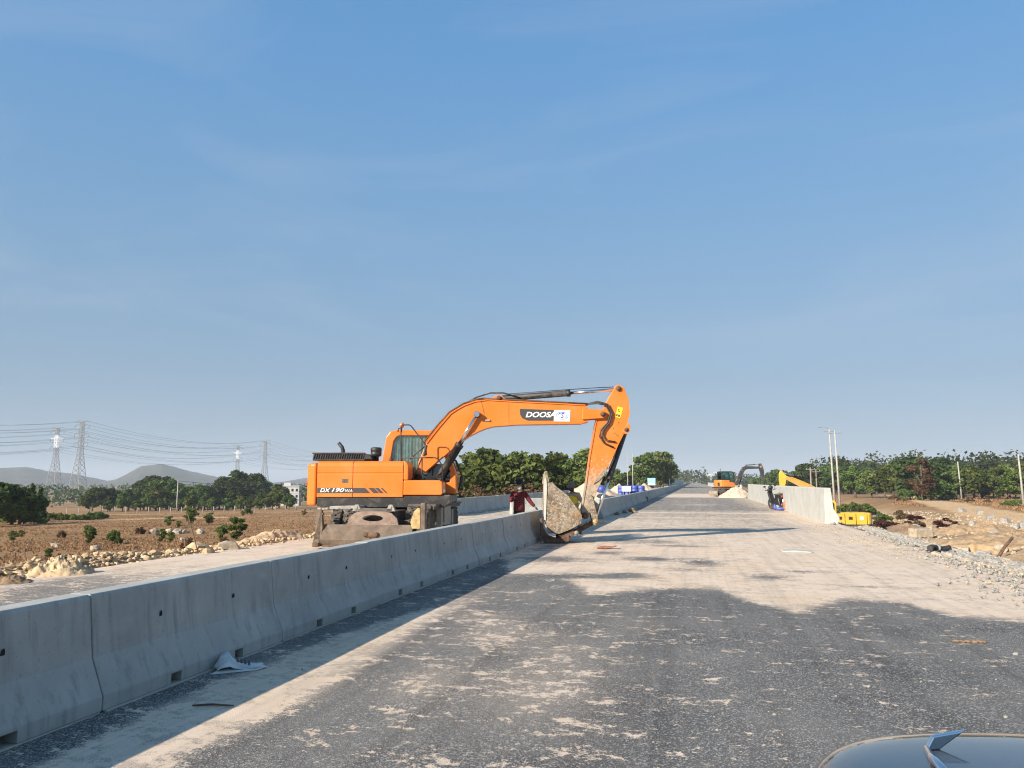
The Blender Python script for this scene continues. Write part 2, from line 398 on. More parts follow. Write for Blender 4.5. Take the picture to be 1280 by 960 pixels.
sandc = mixc(t, mth(t, 'MULTIPLY', ramp(t, nb, .55, .72), .45), sandc, (.36, .275, .195))
sandc = mixc(t, mth(t, 'MULTIPLY', ramp(t, nm, .56, .70), .30), sandc, (.74, .64, .53))
mp3 = coords(t, scale=(5, .16, 1), rnd=False)
sandc = mixc(t, mth(t, 'MULTIPLY', ramp(t, noise(t, mp3, 1.2, 4, .6, .3), .48, .66), .35), sandc, (.40, .33, .26))
val = mth(t, 'ADD', g, mth(t, 'MULTIPLY', mth(t, 'SUBTRACT', na, .5), 3.3))
val = mth(t, 'ADD', val, mth(t, 'MULTIPLY', mth(t, 'SUBTRACT', nm, .5), 2.6))
val = mth(t, 'ADD', val, mth(t, 'MULTIPLY', mth(t, 'SUBTRACT', nb, .5), 1.5))
val = mth(t, 'ADD', val, mth(t, 'MULTIPLY', mth(t, 'SUBTRACT', noise(t, vs_, 5.5, 8, .7, .6), .5), 2.6))
cover = ramp(t, val, .475, .54)
grains = mth(t, 'MULTIPLY', ramp(t, mth(t, 'ADD', mth(t, 'MULTIPLY', g, .34), mth(t, 'MULTIPLY', ncx, .95)), .57, .64), .7)
c = mixc(t, mth(t, 'MAXIMUM', cover, grains), tarc, sandc)
t.links.new(c, b.inputs['Base Color']); b.inputs['Roughness'].default_value = .92; b.inputs['Specular IOR Level'].default_value = .22
bump(t, b, mth(t, 'ADD', mth(t, 'MULTIPLY', nb, .6), mth(t, 'ADD', mth(t, 'MULTIPLY', vo.outputs['Distance'], .5), mth(t, 'MULTIPLY', cover, .5))), .6, .010)
M['asphalt'] = m
ysr = axis(-30, 3000, (1.5, 30), .11, 1.03)
ysr = ysr[ysr < 3000]
o = obj('road', grid_mesh('road', np.linspace(-4.55, 5.75, 96), ysr, lambda X, Y: (fbm(X*.6, Y*.3, 91, 3)-.5)*.012 - .10*sstep(5.35, 5.75, X), {'dust': a_dust}), M['asphalt']); o['kind'] = 'structure'
ysl = axis(-30, 3000, (1.5, 40), .25, 1.04)
o = obj('road_beyond_barrier', grid_mesh('road_beyond', np.linspace(-11.35, -4.56, 40), ysl, lambda X, Y: (fbm(X*.6, Y*.3, 92, 3)-.5)*.03 - .2*sstep(-11.0, -11.35, X), {'dust': a_dustL}), M['asphalt']); o['kind'] = 'structure'

# ============================================================ concrete barriers
def concrete(name, c0, c1, streak=.5, rough=.85, rnd=True):
    m, t, b = mat_new(name); v = coords(t, rnd=rnd); vst = coords(t, scale=(6, 6, .35), rnd=rnd)
    n = noise(t, v, 1.6, 8, .65, .3); f = noise(t, v, 22, 6, .7); s = noise(t, vst, 1.6, 6, .65)
    c = mixc(t, ramp(t, n, .3, .7), c0, c1)
    c = mixc(t, mth(t, 'MULTIPLY', ramp(t, s, .52, .72), streak), c, tuple(x*.55 for x in c0))
    c = mixc(t, mth(t, 'MULTIPLY', ramp(t, noise(t, v, 3.1, 9, .75, .6), .60, .70), .5), c, tuple(min(1, x*1.2) for x in c1))
    c = mixc(t, mth(t, 'MULTIPLY', ramp(t, f, .62, .72), .5), c, tuple(x*.45 for x in c0))
    vo = nd(t, 'ShaderNodeTexVoronoi'); vo.inputs['Scale'].default_value = 26; t.links.new(v, vo.inputs['Vector'])   # air pores
    pore = ramp(t, vo.outputs['Distance'], .06, .13, (1,1,1), (0,0,0))
    c = mixc(t, mth(t, 'MULTIPLY', pore, .55), c, tuple(x*.35 for x in c0))
    t.links.new(c, b.inputs['Base Color']); b.inputs['Roughness'].default_value = rough; b.inputs['Specular IOR Level'].default_value = .3
    bump(t, b, mth(t, 'SUBTRACT', mth(t, 'ADD', n, mth(t, 'MULTIPLY', f, .35)), mth(t, 'MULTIPLY', pore, .8)), .35, .012)
    return m
M['concrete'] = concrete('precast_concrete', (.325, .322, .292), (.455, .450, .41), .55)
M['concrete_pale'] = concrete('fresh_wall_concrete', (.40, .395, .36), (.52, .51, .465), .55)
M['hole'] = simple('dark_recess', (.02, .018, .016), .95)
M['stain'] = simple('brown_stain', (.20, .15, .10), .9)
def barrier_mesh(Ls, slots=True, chips=0):
    """one jersey barrier, length along local y, with two forklift slots cut at the foot"""
    g = .005; prof = [(.26, .012), (.26, .115), (.152, .37), (.105, .785), (.088, .81)]
    full = prof + [(-x, z) for x, z in prof[::-1]]
    sl = [(Ls*.30, Ls*.30 + .13), (Ls*.66, Ls*.66 + .13)] if slots else []
    ycuts = sorted({g, Ls - g} | {q for s in sl for q in s}); n = len(full); vs = []; fs = []
    for y_ in ycuts: vs += [(x, y_, z) for x, z in full]
    up_ = {}                                       # raised foot corners at the slot ends
    for s in sl:
        for q in s:
            i = ycuts.index(q); up_[i] = len(vs); vs += [(.26, q, .095), (-.26, q, .095)]
    for i in range(len(ycuts) - 1):
        A, B = i*n, (i+1)*n; slot = any(abs(ycuts[i] - s[0]) < 1e-6 for s in sl)
        for k in range(1, n - 2): fs.append((A+k, B+k, B+k+1, A+k+1))
        if slot:
            ua, ub = up_[i], up_[i+1]
            fs += [(ua, ub, B+1, A+1), (A+n-2, B+n-2, ub+1, ua+1), (ua, ua+1, ub+1, ub), (A, A+n-1, ua+1, ua), (B, ub, ub+1, B+n-1)]
        else: fs += [(A, B, B+1, A+1), (A+n-2, B+n-2, B+n-1, A+n-1), (A, A+n-1, B+n-1, B)]
    e = (len(ycuts)-1)*n; fs += [tuple(range(n)), tuple(range(e, e+n))[::-1]]
    mb = MB().add(vs, [f[::-1] for f in fs])
    return mb.mesh('barrier_body')
SEG = 2.46
BAR = [barrier_mesh(SEG, True, k) for k in range(2)] 
for me in BAR: me.materials.append(M['concrete'])
# lifting holes: short dark tubes set in the face
def hole_mesh():
    mb = MB(); mb.lathe([(.001, 0), (.015, 0), (.019, .012), (.022, .012)], n=10, ax='x'); me = mb.mesh('lifting_hole'); me.materials.append(M['hole']); return me
HOLE = hole_mesh()
def grout_mesh():
    mb = MB(); mb.box((0, 0, .006), (.54, SEG - .05, .012)); me = mb.mesh('bedding_mortar'); return me
GROUT = grout_mesh(); GROUT.materials.append(concrete('bedding_mortar', (.40, .36, .30), (.55, .50, .42), .2))
random.seed(11)
def put_barrier(x, y, label, group, rz=0, parts=True, name='concrete_barrier', side=1):
    r = thing(name, label, 'barrier', (x, y, 0), rz, group)
    r.scale = (1, 1, 1 + random.uniform(-.006, .006))
    bo = obj('body', BAR[0], None, r)
    if not parts: return r
    bo.modifiers.new('bevel', 'BEVEL').width = .008; bo.modifiers['bevel'].segments = 2
    bo.modifiers['bevel'].limit_method = 'ANGLE'; bo.modifiers['bevel'].angle_limit = RAD(20)
    obj('bedding_mortar', GROUT, None, r).location = (random.uniform(-.01, .02), SEG/2, 0)
    for yy in (.30, .70):
        h = obj('lifting_hole', HOLE, None, r); h.location = (side * .128, SEG*yy + random.uniform(-.03, .03), .55); h.rotation_euler = (0, RAD(6.5*side), 0)
        h.scale = (.5 * side, random.uniform(.7, 1.0), random.uniform(.9, 1.7))
    return r
NEAR = ['grey concrete barrier beside the parked camera car, third before the one with the paper bag', 'grey concrete barrier second before the one with the paper bag', 'grey concrete barrier just before the one with the paper bag at its foot',
        'grey concrete barrier with a crumpled paper bag at its foot', 'grey concrete barrier next past the one with the paper bag', 'grey concrete barrier second past the one with the paper bag',
        'grey concrete barrier before the left end of the dozer blade', 'grey concrete barrier directly in front of the wheeled excavator', 'grey concrete barrier between the excavator and the worker in red plaid', 'grey concrete barrier beside the bucket, before the worker in red plaid']
y = 4.86 - 3*SEG; k = 0
while y + SEG < 22.3:
    put_barrier(-4.375 + random.uniform(-.012, .012), y, NEAR[k], None, RAD(random.uniform(-.25, .25)))
    y += SEG; k += 1
YA = y
y = 24.5
while y < 33: put_barrier(-4.40, y, 'grey concrete barrier behind the bucket and worker in yellow vest', 'barriers between the carriageways just past the bucket'); y += SEG
y = 34.0
while y < 250:
    x = -4.17 + random.uniform(-.03, .03) - .2*max(0, 1-(y-34)/60)*0
    put_barrier(x, y, 'grey concrete barrier in the long run receding beyond the bucket', 'barriers between the carriageways, far run', RAD(random.uniform(-.4, .4)), y < 80); y += SEG
YB = y
y = 34.6
while y < 250:
    put_barrier(-11.35 + random.uniform(-.03, .03), y, 'grey concrete barrier along the outer edge of the carriageway where the wheeled excavator stands', 'barriers along the far carriageway edge', RAD(random.uniform(-.4, .4)), y < 50); y += SEG
def run_on(x0, label):
    mb = MB(); yy = 250.5
    while yy < 700: mb.prism([(.26,0),(.26,.115),(.152,.37),(.1,.81),(-.1,.81),(-.152,.37),(-.26,.115),(-.26,0)], yy, yy+2.4); yy += SEG
    o = mb.build('distant_barriers', M['concrete']); o.location.x = x0; tag(o, label, 'barriers', kind='stuff')
run_on(-4.17, 'distant concrete barriers merging into one line between the carriageways')
run_on(-11.35, 'distant concrete barriers merging into one line along the outer carriageway edge')
b_ = put_barrier(-8.9, 37.5, 'short loose concrete barrier set down across the carriageway behind the worker in red', None, RAD(-62)); 

# the cast wall on the right edge
mb = MB()
prof = [(.0, -.05), (.0, .08), (.20, .42), (.27, 1.20), (.285, 1.22), (.50, 1.22), (.52, 1.18), (.52, -.6)]
W = thing('parapet_wall', 'pale cast concrete parapet wall with drain hole along the right road edge', 'wall', (5.38, 31.6, 0))
body = mb.prism([(x, z) for x, z in prof], 0, 44).build('wall_body', M['concrete_pale'], W, .012)
mb = MB(); mb.lathe([(.001, -.02), (.075, -.02), (.078, .004), (.088, .006), (.088, -.02)], n=16, ax='x').build('drain_pipe', M['hole'], W)
W.children[-1].location = (.028, .55, .16); W.children[-1].scale = (-1, 1, 1); W.children[-1].rotation_euler = (0, RAD(0), 0)
mb = MB()
for k in range(1, 9): mb.box((.262 - .004, k*4.9, .72), (.012, .014, .9), (0, RAD(-5), 0))
mb.build('pour_joint', M['stain'], W)
W2 = thing('parapet_wall', 'distant concrete parapet wall past the small excavator and sand heap', 'wall', (5.38, 104, 0))
MB().prism([(x, z) for x, z in prof], 0, 240).build('wall_body', M['concrete_pale'], W2)

# ============================================================ machine materials
def paint(name, col, dirt=.35, mud_z=None, mudcol=(.46, .38, .28), rough=.38):
    m, t, b = mat_new(name); v = coords(t, rnd=False); n = noise(t, v, 1.4, 6, .6); f = noise(t, v, 9, 8, .72, .4)
    fade = tuple(min(1, x*1.08 + .03) for x in col)
    c = mixc(t, ramp(t, n, .35, .7), col, fade)
    d = ramp(t, f, .62 - .16*dirt, .78 - .1*dirt); c = mixc(t, mth(t, 'MULTIPLY', d, dirt), c, tuple(x*.42 + .05 for x in col))
    chip = ramp(t, noise(t, v, 30, 5, .75), .69, .72); c = mixc(t, mth(t, 'MULTIPLY', chip, .8), c, (.10, .075, .06))
    vst = coords(t, scale=(9, 9, .7), rnd=False); st = ramp(t, noise(t, vst, 1.5, 6, .65), .56, .74)
    c = mixc(t, mth(t, 'MULTIPLY', st, dirt*.55), c, (.36, .27, .18))
    r = mth(t, 'ADD', mth(t, 'MULTIPLY', d, .3), rough, True)
    if mud_z is not None:
        sx = nd(t, 'ShaderNodeSeparateXYZ'); t.links.new(v, sx.inputs[0])
        h = mth(t, 'DIVIDE', mth(t, 'SUBTRACT', mud_z[1], sx.outputs['Z']), mud_z[1] - mud_z[0], True)
        k = mth(t, 'ADD', mth(t, 'MULTIPLY', h, .9), mth(t, 'MULTIPLY', mth(t, 'SUBTRACT', noise(t, v, 14, 9, .8), .5), 2.0))
        k = ramp(t, k, .38, .62); mc = mixc(t, ramp(t, noise(t, v, 7, 8, .7), .35, .65), tuple(x*.5 for x in mudcol), mudcol)
        c = mixc(t, k, c, mc); r = mth(t, 'ADD', r, mth(t, 'MULTIPLY', k, .5), True)
    t.links.new(c, b.inputs['Base Color']); t.links.new(r, b.inputs['Roughness']); b.inputs['Specular IOR Level'].default_value = .45
    bump(t, b, mth(t, 'ADD', n, mth(t, 'MULTIPLY', f, .2)), .12, .02)
    return m
ORANGE = (.68, .172, .014)
M['orange'] = paint('orange_paint', ORANGE)
M['orange_arm'] = paint('orange_paint_muddy', ORANGE, .4, (.9, 2.9))
M['black_metal'] = simple('black_metal', (.022, .022, .023), .5, 0, .4, 5, .35, (.16, .13, .10), .1)
M['frame_metal'] = simple('dusty_frame_metal', (.05, .047, .043), .6, 0, .4, 4, .55, (.24, .19, .14), .15)
M['grey_metal'] = simple('dusty_grey_metal', (.26, .25, .23), .6, 0, .3, 4, .5, (.40, .34, .26), .15)
M['chrome'] = simple('chrome_rod', (.75, .75, .76), .12, 1.0, .05)
M['rust'] = simple('rusty_steel', (.105, .055, .032), .85, 0, .5, 7, .4, (.22, .16, .11), .5, 22)
m, t, b = mat_new('mud_caked_steel'); v = coords(t, rnd=False)
c = mixc(t, ramp(t, noise(t, v, 5, 9, .75, .5), .40, .60), (.17, .125, .085), (.40, .335, .255))
c = mixc(t, ramp(t, noise(t, v, 16, 8, .75), .54, .62), c, (.56, .51, .43))
c = mixc(t, ramp(t, noise(t, v, 11, 9, .8, .3), .55, .63), c, (.085, .06, .042))
c = mixc(t, mth(t, 'MULTIPLY', ramp(t, noise(t, v, 2.2, 6, .7), .54, .64), .7), c, (.36, .20, .09))
t.links.new(c, b.inputs['Base Color']); b.inputs['Roughness'].default_value = .95; b.inputs['Specular IOR Level'].default_value = .2
bump(t, b, noise(t, v, 13, 8, .75), 1.0, .05); M['mud_steel'] = m
M['blade_steel'] = simple('worn_blade_steel', (.115, .082, .060), .75, 0, .5, 4, .5, (.25, .195, .145), .5, 16)
M['ochre_mud'] = simple('ochre_mud', (.42, .30, .14), .95, 0, .4, 8, .3, (.24, .17, .1), 1.0, 16)
M['rubber'] = simple('rubber', (.022, .022, .022), .85, 0, .4, 6, .6, (.20, .16, .12), .3)
M['hose'] = simple('hose_rubber', (.03, .028, .026), .6, 0, .3, 8, .4, (.22, .15, .1))
M['white_print'] = simple('white_print', (.78, .78, .76), .55, 0, .05)
M['dark_print'] = simple('charcoal_print', (.05, .05, .055), .5, 0, .1)
M['blue_print'] = simple('blue_print', (.05, .12, .42), .5, 0, .1)
M['yellow_print'] = simple('yellow_print', (.80, .60, .03), .5, 0, .1)
M['amber'] = simple('amber_lens', (.65, .20, .08), .3, 0, .2)
M['lamp_glass'] = simple('lamp_glass', (.75, .72, .62), .15, 0, .1)
M['curtain'] = simple('green_curtain', (.55, .74, .67), .9, 0, .3, 7)
M['cab_dark'] = simple('cab_interior', (.03, .03, .032), .8)
def clear_glass(name, tint, refl=.10):
    m = bpy.data.materials.new(name); m.use_nodes = True; t = m.node_tree; t.nodes.clear(); out = nd(t, 'ShaderNodeOutputMaterial')
    tr = nd(t, 'ShaderNodeBsdfTransparent'); tr.inputs['Color'].default_value = (*tint, 1); gl = nd(t, 'ShaderNodeBsdfGlossy'); gl.inputs['Roughness'].default_value = .04
    fr = nd(t, 'ShaderNodeFresnel'); fr.inputs['IOR'].default_value = 1.5; mx = nd(t, 'ShaderNodeMixShader')
    t.links.new(mth(t, 'ADD', mth(t, 'MULTIPLY', fr.outputs[0], .8), refl*.5, True), mx.inputs[0]); t.links.new(tr.outputs[0], mx.inputs[1]); t.links.new(gl.outputs[0], mx.inputs[2])
    t.links.new(mx.outputs[0], out.inputs['Surface']); return m
M['glass'] = clear_glass('cab_glass', (.93, .97, .95), .06)
m, t, b = mat_new('dark_glass'); b.inputs['Base Color'].default_value = (.015, .02, .022, 1); b.inputs['Roughness'].default_value = .06; M['dark_glass'] = m

def text_mesh(s, size, shear=0, weight=.0, extrude=.004):
    cu = bpy.data.curves.new('txt', 'FONT'); cu.body = s; cu.size = size; cu.shear = shear; cu.offset = weight; cu.extrude = extrude
    cu.align_x = 'LEFT'; cu.resolution_u = 3
    ob = bpy.data.objects.new('txt', cu); C.objects.link(ob); dg = bpy.context.evaluated_depsgraph_get(); dg.update()
    me = bpy.data.meshes.new_from_object(ob.evaluated_get(dg)); bpy.data.objects.remove(ob); bpy.data.curves.remove(cu); return me
def lettering(name, s, x, y, z, width, height, mat, parent, shear=.25, weight=.0):
    """flat raised letters facing local -y, fitted to width x height"""
    me = text_mesh(s, 1, shear, weight, .002)
    co = np.array([v.co for v in me.vertices]); lo, hi = co.min(0), co.max(0)
    sx_, sz_ = width/(hi[0]-lo[0]), height/(hi[1]-lo[1])
    for v in me.vertices: v.co = ((v.co.x-lo[0])*sx_, -v.co.z, (v.co.y-lo[1])*sz_)
    o = obj(name, me, mat, parent); o.location = (x, y, z); return o
def frame_prism(mb, outer, inner, y0, y1):
    n = len(outer); vs = []
    for yy in (y0, y1):
        vs += [(p[0], yy, p[1]) for p in outer] + [(p[0], yy, p[1]) for p in inner]
    fs = []
    for i in range(n):
        j = (i+1) % n
        fs += [(i, j, n+j, n+i), (2*n+i, 3*n+i, 3*n+j, 2*n+j), (i, 2*n+i, 2*n+j, j), (n+i, n+j, 3*n+j, 3*n+i)]
    return mb.add(vs, fs)
def arc(c, r, a0, a1, n): return [(c[0] + r*math.cos(RAD(a0 + (a1-a0)*k/n)), c[1] + r*math.sin(RAD(a0 + (a1-a0)*k/n))) for k in range(n+1)]
def cylinder_ram(parent, p0, p1, frac, rb, rr, tagm, name='hydraulic_cylinder'):
    p0, p1 = Vector(p0), Vector(p1); q = p0.lerp(p1, frac); t_ = (p1-p0).normalized()
    h = MB().tube([p0, p0+t_*.05, q-t_*.1, q-t_*.1, q], [rb*.8, rb, rb, rb*1.14, rb*1.14], 14).cyl(p0-Vector((0,.09,0)), p0+Vector((0,.09,0)), rb*1.05)
    o = h.build(name, tagm, parent)
    MB().cyl(q - t_*.05, p1, rr, 12).cyl(p1-Vector((0,.09,0)), p1+Vector((0,.09,0)), rr*1.7).build('rod', M['chrome'], o)
    return o

# ============================================================ wheeled excavator
EX = thing('wheeled_excavator', 'large orange wheeled excavator reaching its bucket over the concrete barrier', 'excavator', (-8.06, 19.9, 0.0), RAD(13))
bk = M['black_metal']
# ---- upper structure
MB().prism([(-1.74, 1.0), (-1.6, .96), (1.55, .96), (1.70, 1.08), (1.70, 1.26), (-1.74, 1.22)], -1.17, 1.17).build('deck', M['black_metal'], EX, .015)
MB().lathe([(.62, .74), (.62, .84), (.7, .84), (.7, .955)], n=28).build('slew_ring', M['frame_metal'], EX)
# counterweight, bowed in plan
pl = [(-1.76, -1.2), (-1.95, -1.2)] + [(-2.16 + .0*k, 0) for k in range(0)]
pl = [(-1.76, -1.20)] + [(-1.74 - .42*math.cos(a)**.55, 1.2*math.sin(a)) for a in [RAD(-78 + 156*k/14) for k in range(15)]] + [(-1.76, 1.20)]
cwm = MB().prism(pl, 1.0, 2.10, 'z'); cwo = cwm.build('counterweight', M['orange'], EX, .07, 4)
MB().box((-2.05, -.95, 1.56), (.05, .10, .07)).build('reflector', simple('red_reflector', (.5, .03, .02), .3), EX)
# engine housing: separate pressed panels over a dark core
MB().box((-.6, -.15, 1.66), (2.18, 1.9, .80)).build('engine_bay', M['cab_dark'], EX)
def side_panel(x0, x1, name='side_panel', zt=2.15):
    mb = MB(); pr = [(-1.205, 1.225), (-1.205, 1.80), (-1.19, 1.83), (-1.205, 1.86), (-1.205, 2.02), (-1.17, 2.11), (-1.08, zt), (-.2, zt+.01), (-.2, zt-.04), (-1.07, zt-.05), (-1.14, 2.06), (-1.165, 2.0), (-1.165, 1.225)]
    return mb.prism(pr, x0, x1, 'x').build(name, M['orange'], EX, .008)
side_panel(-1.745, -.825); side_panel(-.813, .475)
mb = MB().prism([(.485, 1.66), (.485, 2.15), (.52, 2.15), (.585, 2.11), (.61, 2.02), (.61, 1.66)], -1.2, -.3); mb.build('fuel_tank', M['orange'], EX, .03, 3)
stp = MB().prism([(.485, 1.27), (.485, 1.655), (1.42, 1.655), (1.49, 1.61), (1.505, 1.32), (1.47, 1.27)], -1.2, -.36).build('step_box', M['orange'], EX, .035, 3)
MB().lathe([(.001, 0), (.055, 0), (.06, .03), (.04, .09), (.001, .09)], n=12, ax='x').build('work_lamp', M['lamp_glass'], EX).location = (1.47, -1.06, 1.38)
MB().box((0,0,0), (.16, .10, .08)).build('lamp_housing', M['blade_steel'], EX, .02).location = (1.62, -1.1, 1.24)
MB().box((-1.02, -1.207, 1.64), (.16, .008, .10)).box((-1.06, -1.211, 1.64), (.05, .008, .085)).build('door_latch', M['frame_metal'], EX)
# charcoal stripe and lettering on the panels
def decal(pts, yy, mat, name, th=.004): return MB().prism(pts, yy - th, yy).build(name, mat, EX)
decal([(-1.735, 1.325), (-.83, 1.325), (-.83, 1.46), (-1.735, 1.46)], -1.206, M['dark_print'], 'decal_stripe')
decal([(-.808, 1.325), (-.36, 1.325), (-.50, 1.46), (-.808, 1.46)], -1.206, M['dark_print'], 'decal_stripe')
for k, wd in enumerate((.15, .10, .05)):
    x0 = -.28 + k*.17 + (0 if k < 2 else -.02)
    decal([(x0, 1.325), (x0+wd, 1.325), (x0+wd-.14, 1.46), (x0-.14, 1.46)], -1.206, M['dark_print'], 'decal_bar')
lettering('decal_text', 'DX', -1.66, -1.2115, 1.35, .27, .10, M['white_print'], EX, .3, .02)
lettering('decal_text', '190', -1.36, -1.2115, 1.35, .33, .105, M['white_print'], EX, .3, .02)
lettering('decal_text', 'WA', -1.01, -1.2115, 1.35, .19, .075, M['white_print'], EX, .2, .0)
# top: hood grille with louvres, exhaust, precleaner
gr = MB().box((-1.25, -.35, 2.19), (1.36, 1.3, .05)).build('hood_tray', bk, EX)
for k in range(22): MB().box((-1.90 + k*.0615, -.99, 2.28), (.026, .05, .13), (0, RAD(14), 0)).build('louvre', bk, gr)
MB().box((-1.25, -.985, 2.36), (1.38, .09, .03)).box((-1.25, -.95, 2.28), (1.36, .01, .15)).box((-1.2, -.4, 2.31), (1.2, .9, .10)).prism([(-.6, 2.2), (-.6, 2.36), (-.42, 2.30), (-.38, 2.2)], -1.0, -.1).build('grille_rim', bk, gr, .008)
MB().tube([(-1.27, -.4, 2.3), (-1.27, -.4, 2.44), (-1.30, -.4, 2.54), (-1.40, -.4, 2.66)], [.055, .055, .05, .048], 12).build('exhaust_pipe', bk, EX)
MB().lathe([(.075, 2.15), (.075, 2.28), (.14, 2.30), (.15, 2.40), (.13, 2.41), (.15, 2.42), (.15, 2.50), (.12, 2.53), (.001, 2.54)], (-.36, -.5, 0), 18).build('precleaner', bk, EX)
MB().lathe([(.05, 2.14), (.05, 2.22), (.035, 2.23), (.001, 2.23)], (.1, -.9, 0), 12).build('filler_cap', M['rust'], EX)
# cab on the far side
out = [(-.36, 1.27), (-.33, 2.20), (-.22, 2.86), (-.12, 3.0), (.05, 3.055), (1.02, 3.04), (1.14, 2.98), (1.42, 2.62), (1.72, 1.92), (1.74, 1.27)]
inn = [(-.12, 1.95), (-.10, 2.2), (-.02, 2.74), (.06, 2.86), (.14, 2.9), (.98, 2.9), (1.06, 2.86), (1.32, 2.52), (1.56, 1.92), (1.56, 1.95-.4)]
inn[0] = (-.12, 1.72); inn[-1] = (1.56, 1.60)
mb = MB(); frame_prism(mb, out, inn, .26, .32); frame_prism(mb, out, inn, 1.14, 1.2)
cab = mb.build('cab', M['orange'], EX, .02)
mb = MB().prism([(-.22, 2.9), (-.12, 3.0), (.05, 3.05), (1.02, 3.035), (1.12, 2.96), (1.02, 2.94), (.0, 2.93), (-.14, 2.86)], .33, 1.13)
mb.prism([(-.36, 1.28), (-.33, 2.2), (-.22, 2.86), (-.14, 2.86), (-.25, 2.18), (-.28, 1.28)], .33, 1.13).build('roof', M['orange'], cab)
MB().box((.7, .73, 1.36), (1.9, .8, .15)).box((.75, 1.1, 1.75), (1.75, .04, .7)).box((1.05, .33, 1.62), (1.15, .03, .42)).box((1.3, .75, 1.75), (.3, .5, .6)).build('floor', M['cab_dark'], cab)
MB().prism([(x, z) for x, z in inn], .285, .297).build('side_window', M['glass'], cab)
MB().prism([(1.14, 2.93), (1.42, 2.6), (1.70, 1.9), (1.685, 1.9), (1.40, 2.58), (1.12, 2.91)], .34, 1.12).build('windscreen', M['glass'], cab)
MB().prism([(1.68, 1.3), (1.68, 1.9), (1.73, 1.9), (1.735, 1.3)], .33, 1.13).build('front_panel', M['orange'], cab)
# pleated curtain behind the glass
cu = []; nn = 46
for k in range(nn):
    u = k/(nn-1); cu.append((-.06 + u*1.02, .36 + .022*math.sin(u*70) + .012*math.sin(u*23)))
mb = MB(); vs = [(x, yy, 1.75) for x, yy in cu] + [(x, yy, 2.9) for x, yy in cu]
mb.add(vs, [(i, i+1, nn+i+1, nn+i) for i in range(nn-1)], True).build('curtain', M['curtain'], cab)
MB().box((.55, .75, 1.75), (.5, .5, .12)).box((.32, .75, 2.1), (.12, .48, .7)).build('seat', M['cab_dark'], cab, .03)
MB().bar((1.2, .7, 1.45), (1.32, .7, 2.05), .06, .06).lathe([(.17, -.015), (.19, 0), (.17, .015)], (1.3, .7, 2.1), 16).build('steering_column', M['cab_dark'], cab)
MB().lathe([(.05, 0), (.06, .04), (.06, .10), (.03, .14), (.001, .145)], (.28, -.25, 3.08), 12).build('beacon', M['amber'], EX)
MB().tube([(.28, -.3, 2.95), (.28, -.28, 3.08)], .02, 6).tube([(.28, -.28, 3.06), (.2, -.28, 3.06), (.18, -.28, 2.96)], .018, 6).build('beacon_stalk', bk, EX)
# hand rails in front of the tank
rl = MB()
rl.tube([(.39, -1.02, 2.12), (.37, -1.02, 3.06), (.40, -1.02, 3.10), (.58, -1.02, 3.10), (.64, -1.02, 3.07), (1.04, -1.02, 2.56), (1.05, -1.02, 2.3)], .017, 8)
rl.tube([(.40, -1.02, 2.24), (1.28, -1.02, 2.24), (1.36, -1.02, 2.21), (1.45, -1.02, 2.06), (1.47, -1.02, 1.95), (1.49, -1.02, 1.28)], .017, 8)
rl.tube([(.94, -1.02, 2.22), (.94, -1.02, 1.80), (.98, -1.02, 1.74), (1.49, -1.02, 1.74)], .017, 8)
rl.tube([(.93, -1.0, 2.22), (.68, -1.0, 1.66)], .016, 8).tube([(1.03, -1.0, 2.56), (.62, -1.0, 2.20)], .014, 8)
rl.build('hand_rail', bk, EX)
MB().box((0,0,0), (.06, .17, .3), (0, RAD(12), 0)).build('mirror', bk, EX, .02).location = (1.03, -1.12, 2.42)
MB().tube([(1.1, .9, 2.5), (1.68, .98, 2.2), (1.86, 1.0, 1.75), (1.80, 1.0, 1.5), (1.7, 1.0, 1.3)], .03, 8).build('cab_hose', M['hose'], EX)
MB().box((1.83, 1.02, 1.62), (.10, .2, .32), (0, RAD(6), 0)).build('cab_mirror', bk, EX, .03)
# ---- boom, arm, rams
bo = [(.72, 1.9), (.74, 2.15), (.95, 2.65), (1.28, 3.08), (1.6, 3.46), (1.78, 3.585), (1.97, 3.69), (2.27, 3.80), (2.6, 3.845), (3.34, 3.80), (4.56, 3.74), (5.3, 3.70), (5.38, 3.62), (5.38, 3.24), (5.21, 3.205), (3.44, 3.18), (2.78, 3.13), (2.58, 3.08), (2.38, 3.0), (2.09, 2.85), (1.81, 2.65), (1.41, 2.3), (.92, 1.86)]
boom = MB().prism(bo, -.205, .205).build('boom', M['orange'], EX, .012)
nb_ = len(bo)
def flange(idx, s):   # welded flange lips standing proud of the side plates
    mb = MB()
    for a_, b_ in zip(idx[:-1], idx[1:]):
        p, q = bo[a_], bo[b_]; mb.bar((p[0], 0, p[1]), (q[0], 0, q[1]), .47, .026)
    return mb
flange(list(range(2, 12)), 1).build('top_flange', M['orange'], boom); flange(list(range(14, 22)), 1).build('bottom_flange', M['orange'], boom)
MB().prism([(5.2, 3.30), (5.22, 3.60), (5.75, 3.58), (5.86, 3.50), (5.87, 3.40), (5.78, 3.34)], -.26, -.17).prism([(5.2, 3.30), (5.22, 3.60), (5.75, 3.58), (5.86, 3.50), (5.87, 3.40), (5.78, 3.34)], .17, .26).build('boom_fork', M['orange'], boom, .012)
def pin(parent, x, z, r=.07, hw=.3, mat=None): return MB().lathe([(r*.35, -hw-.012), (r*.35, -hw), (r, -hw), (r, hw), (r*.35, hw), (r*.35, hw+.012)], (x, 0, z), 16, 'y').build('pin', mat or M['rust'], parent)
pin(boom, 5.77, 3.45, .075, .285); pin(boom, 2.33, 3.44, .085, .36, bk); pin(boom, 2.93, 3.90, .07, .2)
